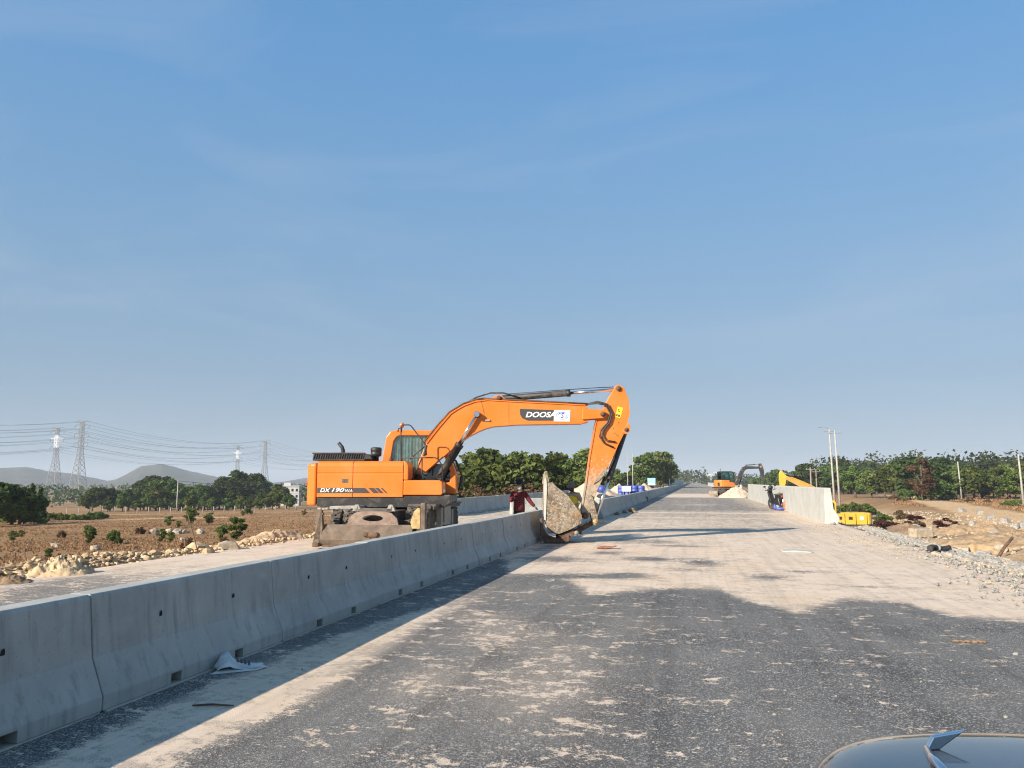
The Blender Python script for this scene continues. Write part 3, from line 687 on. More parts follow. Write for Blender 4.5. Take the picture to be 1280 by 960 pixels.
MB().prism([(2.62, 3.82), (2.86, 3.99), (3.0, 3.98), (3.2, 3.80)], -.14, -.09).prism([(2.62, 3.82), (2.86, 3.99), (3.0, 3.98), (3.2, 3.80)], .09, .14).build('ram_bracket', M['orange'], boom, .01)
MB().box((2.62, -.215, 3.28), (.14, .06, .05)).build('hose_clip', M['grey_metal'], boom, .01)
MB().box((2.49, -.207, 3.62), (.012, .008, .34), (0, RAD(-14), 0)).box((3.2, -.207, 3.49), (.008, .006, .56)).build('weld_seam', M['rust'], boom)
for s in (-1, 1):
    mb = MB()
    mb.tube([(.9, s*.13, 2.72), (1.24, s*.13, 3.15), (1.57, s*.13, 3.52), (1.95, s*.13, 3.75), (2.3, s*.13, 3.87), (2.55, s*.13, 3.9)], .026, 8)
    mb.tube([(2.5, s*.16, 3.89), (3.3, s*.16, 3.85), (4.5, s*.16, 3.79), (5.4, s*.16, 3.74)], .024, 8).build('hydraulic_line', M['orange'] if s > 0 else M['rust'], boom)
    cylinder_ram(EX, (1.30, s*.30, 1.72), (2.33, s*.30, 3.44), .54, .085, .045, bk, 'boom_cylinder')
MB().tube([(2.05, -.1, 3.78), (2.3, -.1, 3.93), (2.7, -.1, 4.05), (3.05, -.1, 4.05), (3.5, -.1, 3.92)], .02, 8).build('hose', M['hose'], boom)
cylinder_ram(EX, (2.93, 0, 3.90), (6.22, 0, 4.16), .60, .085, .045, bk, 'arm_cylinder')
MB().tube([(3.1, -.06, 4.02), (4.6, -.06, 4.13), (5.5, -.06, 4.19), (6.1, -.06, 4.22)], .012, 6).build('grease_line', bk, EX)
ao = [(6.10, 4.16), (5.95, 3.92), (5.80, 3.62), (5.62, 3.34), (5.57, 3.14), (5.41, 2.3), (5.29, 1.5), (5.17, .84), (5.19, .70), (5.27, .64), (5.35, .70), (5.46, .98), (5.56, 1.28), (5.80, 1.80), (6.18, 2.62), (6.40, 3.05), (6.51, 3.50), (6.48, 3.90), (6.38, 4.19), (6.24, 4.27), (6.14, 4.24)]
arm = MB().prism(ao, -.155, .155).build('arm', M['orange_arm'], EX, .012)
mb = MB()
for a_, b_ in ((3, 4), (4, 5), (5, 6), (6, 7), (13, 14), (14, 15), (15, 16), (16, 17)):
    p, q = ao[a_], ao[b_]; mb.bar((p[0], 0, p[1]), (q[0], 0, q[1]), .35, .022)
mb.build('edge_flange', M['orange_arm'], arm)
MB().prism([(5.50, 1.55), (5.62, 1.78), (5.90, 2.04), (5.86, 1.88), (5.66, 1.66)], -.185, -.16).build('guard_plate', M['mud_steel'], arm, .005)
MB().prism([(6.28, 2.95), (6.46, 3.2), (6.53, 3.14), (6.50, 2.98), (6.40, 2.90)], -.2, -.15).prism([(6.28, 2.95), (6.46, 3.2), (6.53, 3.14), (6.50, 2.98), (6.40, 2.90)], .15, .2).build('ram_lug', M['orange_arm'], arm, .008)
pin(arm, 6.22, 4.16, .07, .2); pin(arm, 6.41, 3.03, .06, .22); pin(arm, 5.39, 1.19, .085, .19); pin(arm, 5.26, .71, .09, .26)
for k in range(9): MB().lathe([(.012, -.02), (.012, 0)], (random.uniform(5.75, 6.3), -.155, random.uniform(2.7, 3.5)), 6, 'y').build('bolt', M['rust'], arm)
for dx, r_ in ((0, .024), (.05, .024)):
    MB().tube([(5.35, -.2+dx, 3.73), (5.62, -.22, 3.75+dx), (5.86+dx, -.22, 3.70+dx*.4), (5.98+dx, -.22, 3.47), (5.90+dx, -.22, 3.22), (5.72+dx*1.3, -.22, 3.02), (5.68+dx*1.3, -.22, 2.84+dx), (5.80+dx, -.21, 2.66+dx*1.6), (6.06+dx, -.19, 2.54+dx*3)], r_, 8).build('hose', M['hose'], arm)
MB().prism([(6.19, 3.67), (6.34, 3.63), (6.25, 3.34), (6.12, 3.38)], -.162, -.156).build('warning_label', M['yellow_print'], arm)
MB().prism([(6.205, 3.45), (6.25, 3.44), (6.235, 3.38), (6.19, 3.39)], -.166, -.162).prism([(6.15, 3.46), (6.185, 3.455), (6.175, 3.40), (6.14, 3.405)], -.166, -.162).build('label_pictogram', M['dark_print'], arm)
MB().tube([(6.24, -.165, 3.60), (6.20, -.165, 3.58), (6.22, -.165, 3.52), (6.26, -.165, 3.54)], .008, 6).build('label_pictogram', M['dark_print'], arm)
cylinder_ram(EX, (6.41, 0, 3.03), (5.53, 0, .54), .54, .08, .042, bk, 'bucket_cylinder')
MB().tube([(6.16, -.1, 2.62), (6.06, -.11, 2.25), (5.93, -.11, 1.95)], .022, 8).build('hose', M['grey_metal'], EX)
lk = MB()
for s in (-.21, .21):
    lk.prism([(5.31, 1.22), (5.39, 1.28), (5.47, 1.21), (5.62, .56), (5.55, .46), (5.46, .52)], s-.02, s+.02)
lk.build('link', M['mud_steel'], EX, .01); pin(EX, 5.53, .54, .085, .27, M['ochre_mud'])
MB().prism([(5.50, .46), (5.6, .50), (5.56, .62), (5.0, .34), (4.93, .26), (5.0, .19)], -.06, .06).build('tipping_link', M['rust'], EX, .012)
# letters on the boom
def bdecal(pts, yy, mat, name): return MB().prism(pts, yy-.004, yy).build(name, mat, boom)
bdecal([(3.50, 3.60), (3.51, 3.44), (3.57, 3.34), (3.72, 3.275), (4.46, 3.275), (4.46, 3.565)], -.206, M['dark_print'], 'nameplate')
lettering('nameplate_text', 'DOOSA', 3.66, -.2115, 3.365, .82, .15, M['white_print'], boom, .28, .028)
bdecal([(4.43, 3.255), (4.875, 3.25), (4.885, 3.565), (4.44, 3.565)], -.2135, M['white_print'], 'sticker')
for rx, rz_ in ((.165, .105), (.12, .07)):
    MB().tube([(4.66 + rx*math.cos(a), -.2185, 3.41 + rz_*math.sin(a)) for a in [2*PI*k/28 for k in range(29)]], .006, 5).build('sticker_emblem', M['blue_print'], boom)
lettering('sticker_emblem', 'S', 4.62, -.2195, 3.345, .09, .13, M['blue_print'], boom, .2, .02)
bdecal([(4.56, 3.47), (4.72, 3.49), (4.72, 3.505), (4.56, 3.485)], -.2185, M['blue_print'], 'sticker_emblem')
# ---- bucket, teeth up, mouth towards the arm
BK = bpy.data.objects.new('bucket', MB().mesh('b')); 
sp = [(4.16, 1.50), (4.24, 1.58), (4.36, 1.60), (4.47, 1.49), (4.78, 1.25), (5.14, .74), (5.12, .52), (4.82, .36), (4.52, .245), (4.34, .29), (4.20, .47), (4.14, .75), (4.14, 1.2)]
mb = MB().prism(sp, -.575, -.535).prism(sp, .535, .575)
sh = [(4.17, 1.64), (4.14, 1.2), (4.14, .75), (4.20, .47), (4.26, .37), (4.34, .29), (4.43, .255), (4.52, .245), (4.82, .36), (5.12, .52)]
n_ = len(sh); vs = []
for (x, z) in sh: vs += [(x, -.55, z), (x, .55, z)]
for i, (x, z) in enumerate(sh):
    p, q = sh[max(i-1, 0)], sh[min(i+1, n_-1)]; tx, tz = q[0]-p[0], q[1]-p[1]; l_ = math.hypot(tx, tz); nx_, nz_ = -tz/l_, tx/l_
    vs += [(x+nx_*.03, -.55, z+nz_*.03), (x+nx_*.03, .55, z+nz_*.03)]
fs = []
for i in range(n_-1):
    fs += [(2*i, 2*i+1, 2*i+3, 2*i+2), (2*n_+2*i, 2*n_+2*i+2, 2*n_+2*i+3, 2*n_+2*i+1)]
mb.add(vs, fs + [(0, 2*n_, 2*n_+1, 1)], True)
bucket = mb.build('bucket', M['mud_steel'], EX, .006)
for k in range(5):
    yy = -.52 + k*.26
    MB().prism([(4.13, 1.55), (4.15, 1.78), (4.19, 1.90), (4.235, 1.90), (4.275, 1.62), (4.25, 1.53)], yy-.05, yy+.05).build('tooth', M['mud_steel'], bucket, .012)
MB().prism([(4.135, .62), (4.13, 1.62), (4.20, 1.74), (4.22, 1.50), (4.185, .6)], -.60, -.577).build('side_cutter', simple('pale_dust_steel', (.50, .46, .38), .9, 0, .2, 8, .5, (.6, .56, .48), .5, 25), bucket, .004)
sm_ = MB(); rnd = random.Random(5)
for k in range(26):
    u = rnd.random(); px_ = 4.35 + u*.6; sm_.rock((px_, rnd.uniform(-.48, .48), 1.42 - u*.75 + rnd.uniform(-.2, -.02)), rnd.uniform(.07, .16), k, .8, 1)
sm_.build('soil_load', M['ochre_mud'], bucket)
MB().prism([(4.02, .64), (4.10, .66), (4.12, .40), (4.24, .22), (4.50, .12), (4.80, .22), (4.80, .06), (4.62, .02), (4.15, .02), (4.05, .2)], -.62, -.40).build('heel_shroud', M['rust'], bucket, .02)
MB().prism([(4.5, .05), (4.9, .18), (5.0, .30), (4.88, .34), (4.5, .2)], -.50, .5).build('bucket_ear', M['rust'], bucket, .012)
pin(bucket, 5.0, .27, .06, .56, M['grey_metal'])
# ---- undercarriage, turned under the house
UR = RAD(5 - 13); UO = Matrix.Rotation(RAD(-13), 3, 'Z') @ Vector((.22, 0, 0))
def up(mb, name, mat, parent=EX, bevel=0):
    o = mb.build(name, mat, parent, bevel); o.rotation_euler = (0, 0, UR); o.location = UO; return o
up(MB().box((0, 0, .72), (.95, 3.9, .36)).box((0, -1.35, .52), (1.5, .28, .26)).box((0, 1.35, .52), (1.5, .28, .26)), 'chassis', M['frame_metal'], bevel=.02)
up(MB().prism([(-1.35, .92), (-1.35, 1.0), (-.55, 1.02), (-.52, .92)], -1.6, -.2).prism([(-1.30, .80), (-1.30, .92), (-.60, .92), (-.60, .80)], -1.58, -.9), 'fender', M['grey_metal'], bevel=.015)
up(MB().box((1.02, .1, 1.02), (.72, 3.1, .06)).box((1.32, .1, .97), (.04, 3.1, .10)).cyl((1.2, -1.5, .98), (1.2, -1.3, .98), .07), 'step_deck', M['frame_metal'], bevel=.012)
up(MB().box((1.15, .02, .72), (.42, .75, .5)), 'tool_box', M['grey_metal'], bevel=.02)
up(MB().box((1.28, -.62, .70), (.14, .16, .62)), 'ladder_side', M['grey_metal'], bevel=.01); up(MB().box((1.30, .62, .62), (.12, .14, .5)), 'ladder_side', M['grey_metal'], bevel=.01)
def tyre_mesh(R=.5, w=.26):
    mb = MB().lathe([(R*.56, -w*.5), (R*.80, -w*.52), (R*.94, -w*.48), (R*.97, -w*.36), (R*.97, w*.36), (R*.94, w*.48), (R*.80, w*.52), (R*.56, w*.5)], n=28, ax='x')
    for k in range(20):
        a = 2*PI*k/20
        for s in (-1, 1):
            a2 = a + (.16 if s > 0 else 0); mb.box((s*w*.25, R*.985*math.cos(a2), R*.985*math.sin(a2)), (w*.5, .05, .035), (a2 - PI/2, 0, s*.35))
    return mb.mesh('tyre')
TY = tyre_mesh(); TY.materials.append(M['rubber'])
RM = MB().lathe([(.02, -.10), (.13, -.10), (.15, -.05), (.24, -.03), (.285, -.10), (.285, .10), (.24, .03), (.15, .05), (.02, .1)], n=24, ax='x').mesh('rim'); RM.materials.append(M['frame_metal'])
HUB = MB().lathe([(.09, -.06), (.12, -.04), (.12, .04), (.09, .06)], n=12, ax='x').mesh('hub'); HUB.materials.append(M['grey_metal'])
for uy in (-1.35, 1.35):
    for ux in (-1.12, -.80, .80, 1.12):
        wh = obj('wheel', HUB, None, EX); p = Matrix.Rotation(UR, 3, 'Z') @ Vector((ux, uy, .5)) + UO; wh.location = p; wh.rotation_euler = (random.uniform(0, 1), 0, UR)
        obj('tyre', TY, None, wh); obj('rim', RM, None, wh)
# dozer blade facing the camera car
bl = up(MB().prism([(-2.18, .10), (-2.30, .08), (-2.36, .22), (-2.33, .42), (-2.22, .58), (-2.14, .58), (-2.24, .42), (-2.28, .22)], -1.28, 1.02, 'x'), 'dozer_blade', M['blade_steel'], bevel=.008)
mb = MB(); oo = [(-.62, .58), (-.40, .86), (.34, .86), (.62, .58)]; n8 = 24
ox = [(-.62 + 1.24*k/6, .56) for k in range(7)]
# trapezoid web with an oval hand hole
angs = [2*PI*k/24 for k in range(24)]
def ray_to_trap(a):
    c, s_ = math.cos(a), math.sin(a); best = 9
    poly = [(-.80, .56), (.80, .56), (.42, .90), (-.42, .90)]; cx, cz = 0, .735
    for i in range(4):
        (x1, z1), (x2, z2) = poly[i], poly[(i+1) % 4]; x1 -= cx; x2 -= cx; z1 -= cz; z2 -= cz
        d = c*(z2-z1) - s_*(x2-x1)
        if abs(d) < 1e-9: continue
        k = (x1*(z2-z1) - z1*(x2-x1)) / d; u = (x1*s_ - z1*c) / -d if abs(d) > 1e-9 else -1
        px_, pz_ = c*k, s_*k
        if k > 0 and min(x1, x2)-1e-6 <= px_ <= max(x1, x2)+1e-6 and min(z1, z2)-1e-6 <= pz_ <= max(z1, z2)+1e-6: best = min(best, k)
    return (c*best, .735 + s_*best)
frame_prism(mb, [ray_to_trap(a) for a in angs], [(.26*math.cos(a), .735 + .075*math.sin(a)) for a in angs], -2.22, -2.16)
up(mb, 'blade_web', simple('pinkish_worn_steel', (.20, .14, .11), .8, 0, .45, 6, .5, (.33, .265, .21), .4, 18))
up(MB().box((0, -2.1, .93), (.95, .12, .09)), 'hinge_beam', M['frame_metal'], bevel=.012)
for s in (-1, 1):
    up(MB().prism([(-.12, .9), (-.05, 1.06), (.04, 1.06), (.12, .9)], -2.16, -2.05).lathe([(.03, -2.18), (.03, -2.03)], (0, 0, 1.0), 10, 'y'), 'hinge_ear', M['grey_metal'], bevel=.01).location = Matrix.Rotation(UR, 3, 'Z') @ Vector((s*.43, 0, 0)) + UO
    up(MB().bar((s*.45, -2.1, .55), (s*.40, -1.2, .70), .12, .14), 'blade_arm', M['frame_metal'], bevel=.01)
up(MB().box((0, -2.375, .36), (.34, .03, .12)).lathe([(.035, -2.41), (.06, -2.40), (.06, -2.38)], (-.12, 0, .36), 12, 'y').lathe([(.035, -2.41), (.06, -2.40), (.06, -2.38)], (.14, 0, .36), 12, 'y').prism([(-.05, .2), (0, .28), (.05, .2)], -2.40, -2.36), 'tow_eye', M['rust'], bevel=.008)
up(MB().prism([(-1.42, .06), (-1.45, .14), (-1.42, .20), (-1.26, .26), (-1.22, .5), (-1.26, .93), (-1.46, .93), (-1.46, .86), (-1.40, .85), (-1.40, .40), (-1.30, .12)], -2.34, -2.22).bar((-1.42, -2.28, .60), (-1.24, -2.28, .86), .10, .06).bar((-1.42, -2.28, .88), (-1.26, -2.28, .62), .10, .05), 'stabiliser_leg', M['blade_steel'], bevel=.012)
up(MB().box((-1.36, -2.3, .10), (.16, .3, .10)), 'stabiliser_foot', M['rust'], bevel=.02)
up(MB().prism([(1.02, .50), (.98, .66), (1.06, .90), (1.16, 1.0), (1.22, .98), (1.22, .50)], -2.34, -2.30), 'mud_plate', M['ochre_mud'], bevel=.008)
up(MB().box((1.285, -2.26, .78), (.11, .16, .66)), 'stabiliser_leg', M['blade_steel'], bevel=.015)
up(MB().tube([(-1.2 + .1*k, -2.37, .07 + .012*math.sin(k*2.1)) for k in range(24)], .025, 6), 'cutting_edge', M['rust'])

# ============================================================ hills, far wood
m, t, b = mat_new('scrub_hillside'); v = coords(t, rnd=False)
c = mixc(t, ramp(t, noise(t, v, .012, 8, .7), .3, .7), (.060, .062, .036), (.15, .125, .085))
c = mixc(t, ramp(t, noise(t, v, .10, 6, .75), .45, .62), c, (.038, .046, .025))
c = mixc(t, mth(t, 'MULTIPLY', ramp(t, noise(t, v, .03, 5, .7), .58, .7), .6), c, (.24, .19, .14))
t.links.new(c, b.inputs['Base Color']); b.inputs['Roughness'].default_value = 1; bump(t, b, noise(t, v, .09, 6, .75), 1.0, 9.0); M['hill'] = m
def hill(name, prof, r0, r1, k, seed):
    az = np.radians(np.linspace(prof[0][0], prof[-1][0], 260)); rr = np.linspace(r0, r1, 60)
    H = np.interp(np.degrees(az), [p[0] for p in prof], [p[1] for p in prof])
    H = np.convolve(np.pad(H, 3, 'edge'), np.ones(7)/7, 'valid')
    A, Rr = np.meshgrid(az, rr); u = (Rr - r0)/(r1 - r0)
    X, Y = Rr*np.sin(A), Rr*np.cos(A)
    S = np.sin(np.clip(u, 0, 1)*PI)**.8
    Z = -14 + (H[None, :]*k + 14)*S*(.86 + .28*(fbm(X*.006, Y*.006, seed, 4) - .25)) + (fbm(X*.03, Y*.03, seed+5, 3)-.5)*7*S
    V = np.stack([X.ravel(), Y.ravel(), Z.ravel()], 1); nx = len(az); i = (np.arange(nx-1)[None, :] + np.arange(len(rr)-1)[:, None]*nx).ravel()
    me = npmesh(name, V, np.stack([i, i+nx, i+1+nx, i+1], 1)); me.polygons.foreach_set('use_smooth', [True]*len(me.polygons))
    o = obj(name, me, M['hill']); o['kind'] = 'structure'
hill('hill', [(-62, -14), (-57, 30), (-53, 40), (-49.9, 22), (-48.36, 33), (-46.76, 45), (-45.34, 47), (-44.1, 31), (-42.8, 27), (-41.7, 15), (-40.5, 0), (-39.5, -14)], 2300, 3300, 1.05, 101)
hill('hill', [(-42.2, -14), (-41, 0), (-40.3, 9), (-39.8, 22), (-38.9, 49), (-37.6, 61), (-36.8, 51), (-35.7, 33), (-34.4, 20), (-32.6, 3), (-30, -14)], 2100, 3000, 1.0, 131)
hill('hill', [(-33, -14), (-31, -6), (-29.9, 0), (-28.5, 12), (-27.2, 25), (-25.5, 32), (-23.2, 18), (-20.3, 2), (-18, -14)], 2400, 3300, 1.05, 161)

# ============================================================ foliage
def leaf_mat(name, dark, light, dead=None):
    m = bpy.data.materials.new(name); m.use_nodes = True; t = m.node_tree; t.nodes.clear()
    out = nd(t, 'ShaderNodeOutputMaterial'); oi = nd(t, 'ShaderNodeObjectInfo'); a = att(t, 'tint')
    c = mixc(t, a, dark, light)
    h = nd(t, 'ShaderNodeHueSaturation'); t.links.new(c, h.inputs['Color'])
    t.links.new(mth(t, 'ADD', mth(t, 'MULTIPLY', oi.outputs['Random'], .05), .475), h.inputs['Hue'])
    t.links.new(mth(t, 'ADD', mth(t, 'MULTIPLY', oi.outputs['Random'], .45), .75), h.inputs['Value'])
    d = nd(t, 'ShaderNodeBsdfDiffuse'); tr = nd(t, 'ShaderNodeBsdfTranslucent'); mx = nd(t, 'ShaderNodeMixShader'); mx.inputs[0].default_value = .28
    t.links.new(h.outputs['Color'], d.inputs['Color']); t.links.new(h.outputs['Color'], tr.inputs['Color'])
    t.links.new(d.outputs[0], mx.inputs[1]); t.links.new(tr.outputs[0], mx.inputs[2]); t.links.new(mx.outputs[0], out.inputs['Surface'])
    return m
M['leaf_dark'] = leaf_mat('dark_leaves', (.026, .044, .015), (.095, .130, .040))
M['leaf_mid'] = leaf_mat('green_leaves', (.042, .070, .018), (.165, .210, .055))
M['leaf_pale'] = leaf_mat('pale_leaves', (.075, .100, .026), (.215, .245, .075))
M['leaf_dry'] = leaf_mat('dry_leaves', (.075, .048, .026), (.19, .120, .066))
M['leaf_red'] = leaf_mat('red_brown_leaves', (.055, .022, .018), (.14, .060, .045))
M['grass_dry'] = leaf_mat('dry_grass', (.20, .115, .055), (.48, .32, .17))
M['bark'] = simple('bark', (.12, .09, .065), .95, 0, .4, 6, 0, bumps=.6)
def leaf_cloud(clumps, per, leaf, seed, flat=.8):
    """clumps: list of (x,y,z,r). Quads scattered through each clump; returns verts, faces, tint"""
    rs = np.random.RandomState(seed); V = []; T = []
    for (cx, cy, cz, r) in clumps:
        n = max(6, int(per * r * r))
        d = rs.normal(size=(n, 3)); d /= np.linalg.norm(d, axis=1)[:, None]
        rad = r * rs.uniform(.25, 1.0, n) ** .5; p = d * rad[:, None]; p[:, 2] *= flat
        p += rs.normal(size=(n, 3)) * r * .08
        p += (cx, cy, cz)
        nrm = d*.8 + rs.normal(size=(n, 3))*.7 + (0, 0, .25); nrm /= np.linalg.norm(nrm, axis=1)[:, None]
        a = np.cross(nrm, rs.normal(size=(n, 3))); a /= np.linalg.norm(a, axis=1)[:, None]; bb = np.cross(nrm, a)
        s = (leaf * rs.uniform(.6, 1.35, n))[:, None]; s2 = s * rs.uniform(.45, .8, n)[:, None]
        V.append(np.stack([p - a*s, p - bb*s2, p + a*s, p + bb*s2], 1).reshape(-1, 3))
        tn = np.clip(rs.uniform(0, 1) * .55 + rs.uniform(0, .45, n), 0, 1); T.append(np.repeat(tn, 4))
    V = np.concatenate(V); T = np.concatenate(T); F = np.arange(len(V)).reshape(-1, 4)
    return V, F, T
def cloud_mesh(name, V, F, T, mat):
    me = npmesh(name, V, F); a = me.attributes.new('tint', 'FLOAT', 'POINT'); a.data.foreach_set('value', T.astype(np.float32)); me.materials.append(mat); return me
def tree_meshes(kind, seed, mat, leaf=.3, per=150):
    """unit tree about 1 m tall times `h` = 8: (crown mesh, trunk mesh)"""
    r = random.Random(seed); cl = []; tb = MB()
    if kind == 'broad':
        tips = []
        for k in range(r.randint(17, 23)):
            a = r.uniform(0, 6.28); q = r.uniform(.15, 1) ** .6 * 3.0; z = r.uniform(2.2, 6.9); q *= max(.25, 1 - abs(z-4.2)/4.6)
            cl.append((q*math.cos(a), q*math.sin(a), z, r.uniform(.75, 1.45))); tips.append(cl[-1])
        cl.append((r.uniform(-.5, .5), r.uniform(-.5, .5), 7.2, .9))
        tb.tube([(0,0,-.3), (.05, 0, 1.2), (.1, .1, 2.6), (.0, .1, 4.4)], [.26, .2, .15, .06], 7)
        for tp in tips[::3]: tb.tube([(.08, .05, 1.6 + r.random()), (tp[0]*.5, tp[1]*.5, (tp[2]+2)/2), tp[:3]], [.09, .06, .02], 5)
    elif kind == 'cone':
        for k in range(26):
            z = .8 + k*.27; q = max(.15, 1.25*(1 - (z-.5)/7.6)); a = k*2.4
            cl.append((q*.7*math.cos(a), q*.7*math.sin(a), z, q*.75 + .18))
        tb.tube([(0,0,-.3), (0, 0, 4), (0,0,7.3)], [.16, .1, .02], 6)
    elif kind == 'airy':
        for k in range(r.randint(20, 28)):
            a = r.uniform(0, 6.28); z = r.uniform(1.4, 7.4); q = r.uniform(.1, 1)**.6 * (1.7 if z > 3 else 1.1) * max(.3, 1 - abs(z-4.8)/5)*1.3
            c_ = (q*math.cos(a), q*math.sin(a), z, r.uniform(.45, .95)); cl.append(c_)
            if k % 2: tb.tube([(0, 0, z*.5), (c_[0]*.6, c_[1]*.6, z*.8), c_[:3]], [.05, .035, .012], 4)
        tb.tube([(0,0,-.3), (.06, 0, 2), (-.04, .05, 5), (0,0,7)], [.14, .11, .07, .02], 6)
    else:   # bush
        for k in range(r.randint(10, 15)):
            a = r.uniform(0, 6.28); q = r.uniform(0, 1)**.5 * 3.2; z = r.uniform(.7, 5.2) * (1 - q/6.5)
            cl.append((q*math.cos(a), q*math.sin(a), z, r.uniform(.8, 1.5)))
            if k % 2: tb.tube([(0,0,-.3), (q*.4*math.cos(a), q*.4*math.sin(a), z*.5), (q*math.cos(a), q*math.sin(a), z)], [.09, .06, .02], 5)
        tb.tube([(0,0,-.4), (0.1, 0, 1.6), (.1, .1, 3)], [.14, .1, .05], 6)
    V, F, T = leaf_cloud(cl, per, leaf, seed)
    tm = tb.mesh('trunk'); tm.materials.append(M['bark'])
    return cloud_mesh('crown', V, F, T, mat), tm
TREE = {}
for k in range(4): TREE['dark', k] = tree_meshes('broad', 200+k, M['leaf_dark'], .34, 120)
for k in range(4): TREE['mid', k] = tree_meshes('broad', 220+k, M['leaf_mid'], .32, 120)
for k in range(3): TREE['airy', k] = tree_meshes('airy', 240+k, M['leaf_mid'], .26, 170)
for k in range(3): TREE['pale', k] = tree_meshes('airy', 250+k, M['leaf_pale'], .24, 170)
for k in range(2): TREE['cone', k] = tree_meshes('cone', 260+k, M['leaf_dark'], .28, 200)
for k in range(2): TREE['dry', k] = tree_meshes('airy', 270+k, M['leaf_dry'], .26, 130)
for k in range(3): TREE['bush', k] = tree_meshes('bush', 280+k, M['leaf_mid'], .30, 130)
for k in range(2): TREE['drybush', k] = tree_meshes('bush', 290+k, M['leaf_dry'], .28, 90)
for k in range(2): TREE['redbush', k] = tree_meshes('bush', 295+k, M['leaf_red'], .32, 110)
rt = random.Random(99)
def plant(kind, x, y, h, label, group=None, name='tree', cat='tree', wide=1.0, z=None, rz=None):
    ks = [k for k in TREE if k[0] == kind]; cm, tm = TREE[rt.choice(ks)]
    t_ = thing(name, label, cat, (x, y, (gz1(x, y) if z is None else z) - .05), rt.uniform(0, 6.28) if rz is None else rz, group)
    s = h/8.0; t_.scale = (s*wide, s*wide, s)
    obj('crown' if cat == 'tree' else 'foliage', cm, None, t_); obj('trunk' if cat == 'tree' else 'stem', tm, None, t_)
    return t_
def azpos(az, d): a = RAD(az); return d*math.sin(a), d*math.cos(a)
# dark tree belt at the far edge of the dry field
for k in range(34):
    az = -41.5 + 11.3*k/33 + rt.uniform(-.35, .35); d = rt.uniform(232, 285); x, y = azpos(az, d)
    big = 1 if (-38.8 < az < -36.5 or -34 < az < -31) else 0
    plant('dark' if rt.random() < .7 else 'mid', x, y, rt.uniform(6.0, 8.0) + big*rt.uniform(1, 2.5), 'dark broad-crowned tree in the belt at the far edge of the dry field', 'tree belt beyond the dry field', wide=rt.uniform(1.0, 1.3))
for az, d, h in ((-38.2, 270, 11), (-37.2, 275, 10.5), (-32.9, 262, 12.5), (-32.2, 268, 11.5), (-31.5, 262, 11.5), (-33.4, 255, 10)):
    x, y = azpos(az, d); plant('dark', x, y, h, 'tall dark broad tree rising above the belt beyond the dry field', 'tallest trees of the field belt', wide=1.25)
for k in range(16):
    az = -41.5 + 12*k/15 + rt.uniform(-.3, .3); d = rt.uniform(212, 226); x, y = azpos(az, d)
    plant('mid', x, y, rt.uniform(3.0, 5.0), 'low green tree in front of the dark belt beyond the dry field', 'low trees in front of the field belt', wide=rt.uniform(1.1, 1.5))
for az, d, h, kd in ((-46.6, 96, 4.6, 'mid'), (-45.9, 99, 4.4, 'mid'), (-46.9, 92, 3.7, 'mid'), (-45.5, 97, 4.0, 'mid'), (-47.6, 98, 4.6, 'mid'), (-45.3, 101, 3.4, 'bush')):
    x, y = azpos(az, d); plant(kd, x, y, h, 'dense green tree in the thicket beside two slim conical trees on the dry field', 'thicket on the dry field', wide=1.35)
for az, d, h in ((-44.95, 108, 4.7), (-44.5, 109, 4.4)):
    x, y = azpos(az, d); plant('cone', x, y, h, 'slim dark conical tree beside the thicket on the dry field', 'slim conical trees on the dry field')
for k in range(9):
    az = -44.4 + k*.42 + rt.uniform(-.15, .15); d = rt.uniform(112, 126); x, y = azpos(az, d)
    plant('bush', x, y, rt.uniform(1.2, 2.3), 'small ragged bush in the row behind the slim conical trees', 'ragged bushes by the field track', 'bush', 'bush', 1.1)
for az, h in ((-29.9, 7.2), (-29.4, 5.2), (-30.2, 4.6)):
    x, y = azpos(az, 236); plant('mid', x, y, h, 'green tree in the small clump before the white building', 'clump before the white building', wide=1.2)
# trees just behind the outer barriers
for k in range(26):
    az = -17.6 + 9.9*k/25 + rt.uniform(-.25, .25)
    if -10.0 < az < -9.5: continue
    d = rt.uniform(90, 108); x, y = azpos(az, d); kd = rt.choice(['pale', 'pale', 'airy', 'mid', 'mid'])
    plant(kd, x, y, rt.uniform(6.6, 8.6) - (1.3 if az > -9.6 else 0) - (1.4 if az < -16.4 else 0), {'pale': 'light green feathery tree behind the outer concrete barriers', 'airy': 'mid green feathery tree behind the outer concrete barriers', 'mid': 'full dark green tree behind the outer concrete barriers'}[kd], {'pale': 'light feathery trees', 'airy': 'mid green feathery trees', 'mid': 'full trees behind the barriers'}[kd], wide=1.25)
for az, d in ((-15.6, 80), (-14.6, 82), (-13.8, 80), (-13.2, 84), (-12.6, 80), (-11.9, 86), (-16.2, 84), (-10.8, 88)):
    x, y = azpos(az, d); plant('dry', x, y, rt.uniform(3.3, 4.4), 'withered brown shrub under the green trees behind the outer barriers', 'withered shrubs behind the outer barriers', 'shrub', 'shrub', 1.3)
for k in range(34):
    az = -8.4 + 6.8*k/33; d = rt.uniform(190, 330); x, y = azpos(az, d)
    plant(rt.choice(['mid', 'airy', 'pale']), x, y, rt.uniform(7.5, 10.5), 'hazy tree in the roadside grove beyond the material heaps', 'roadside grove beyond the material heaps', wide=1.3)
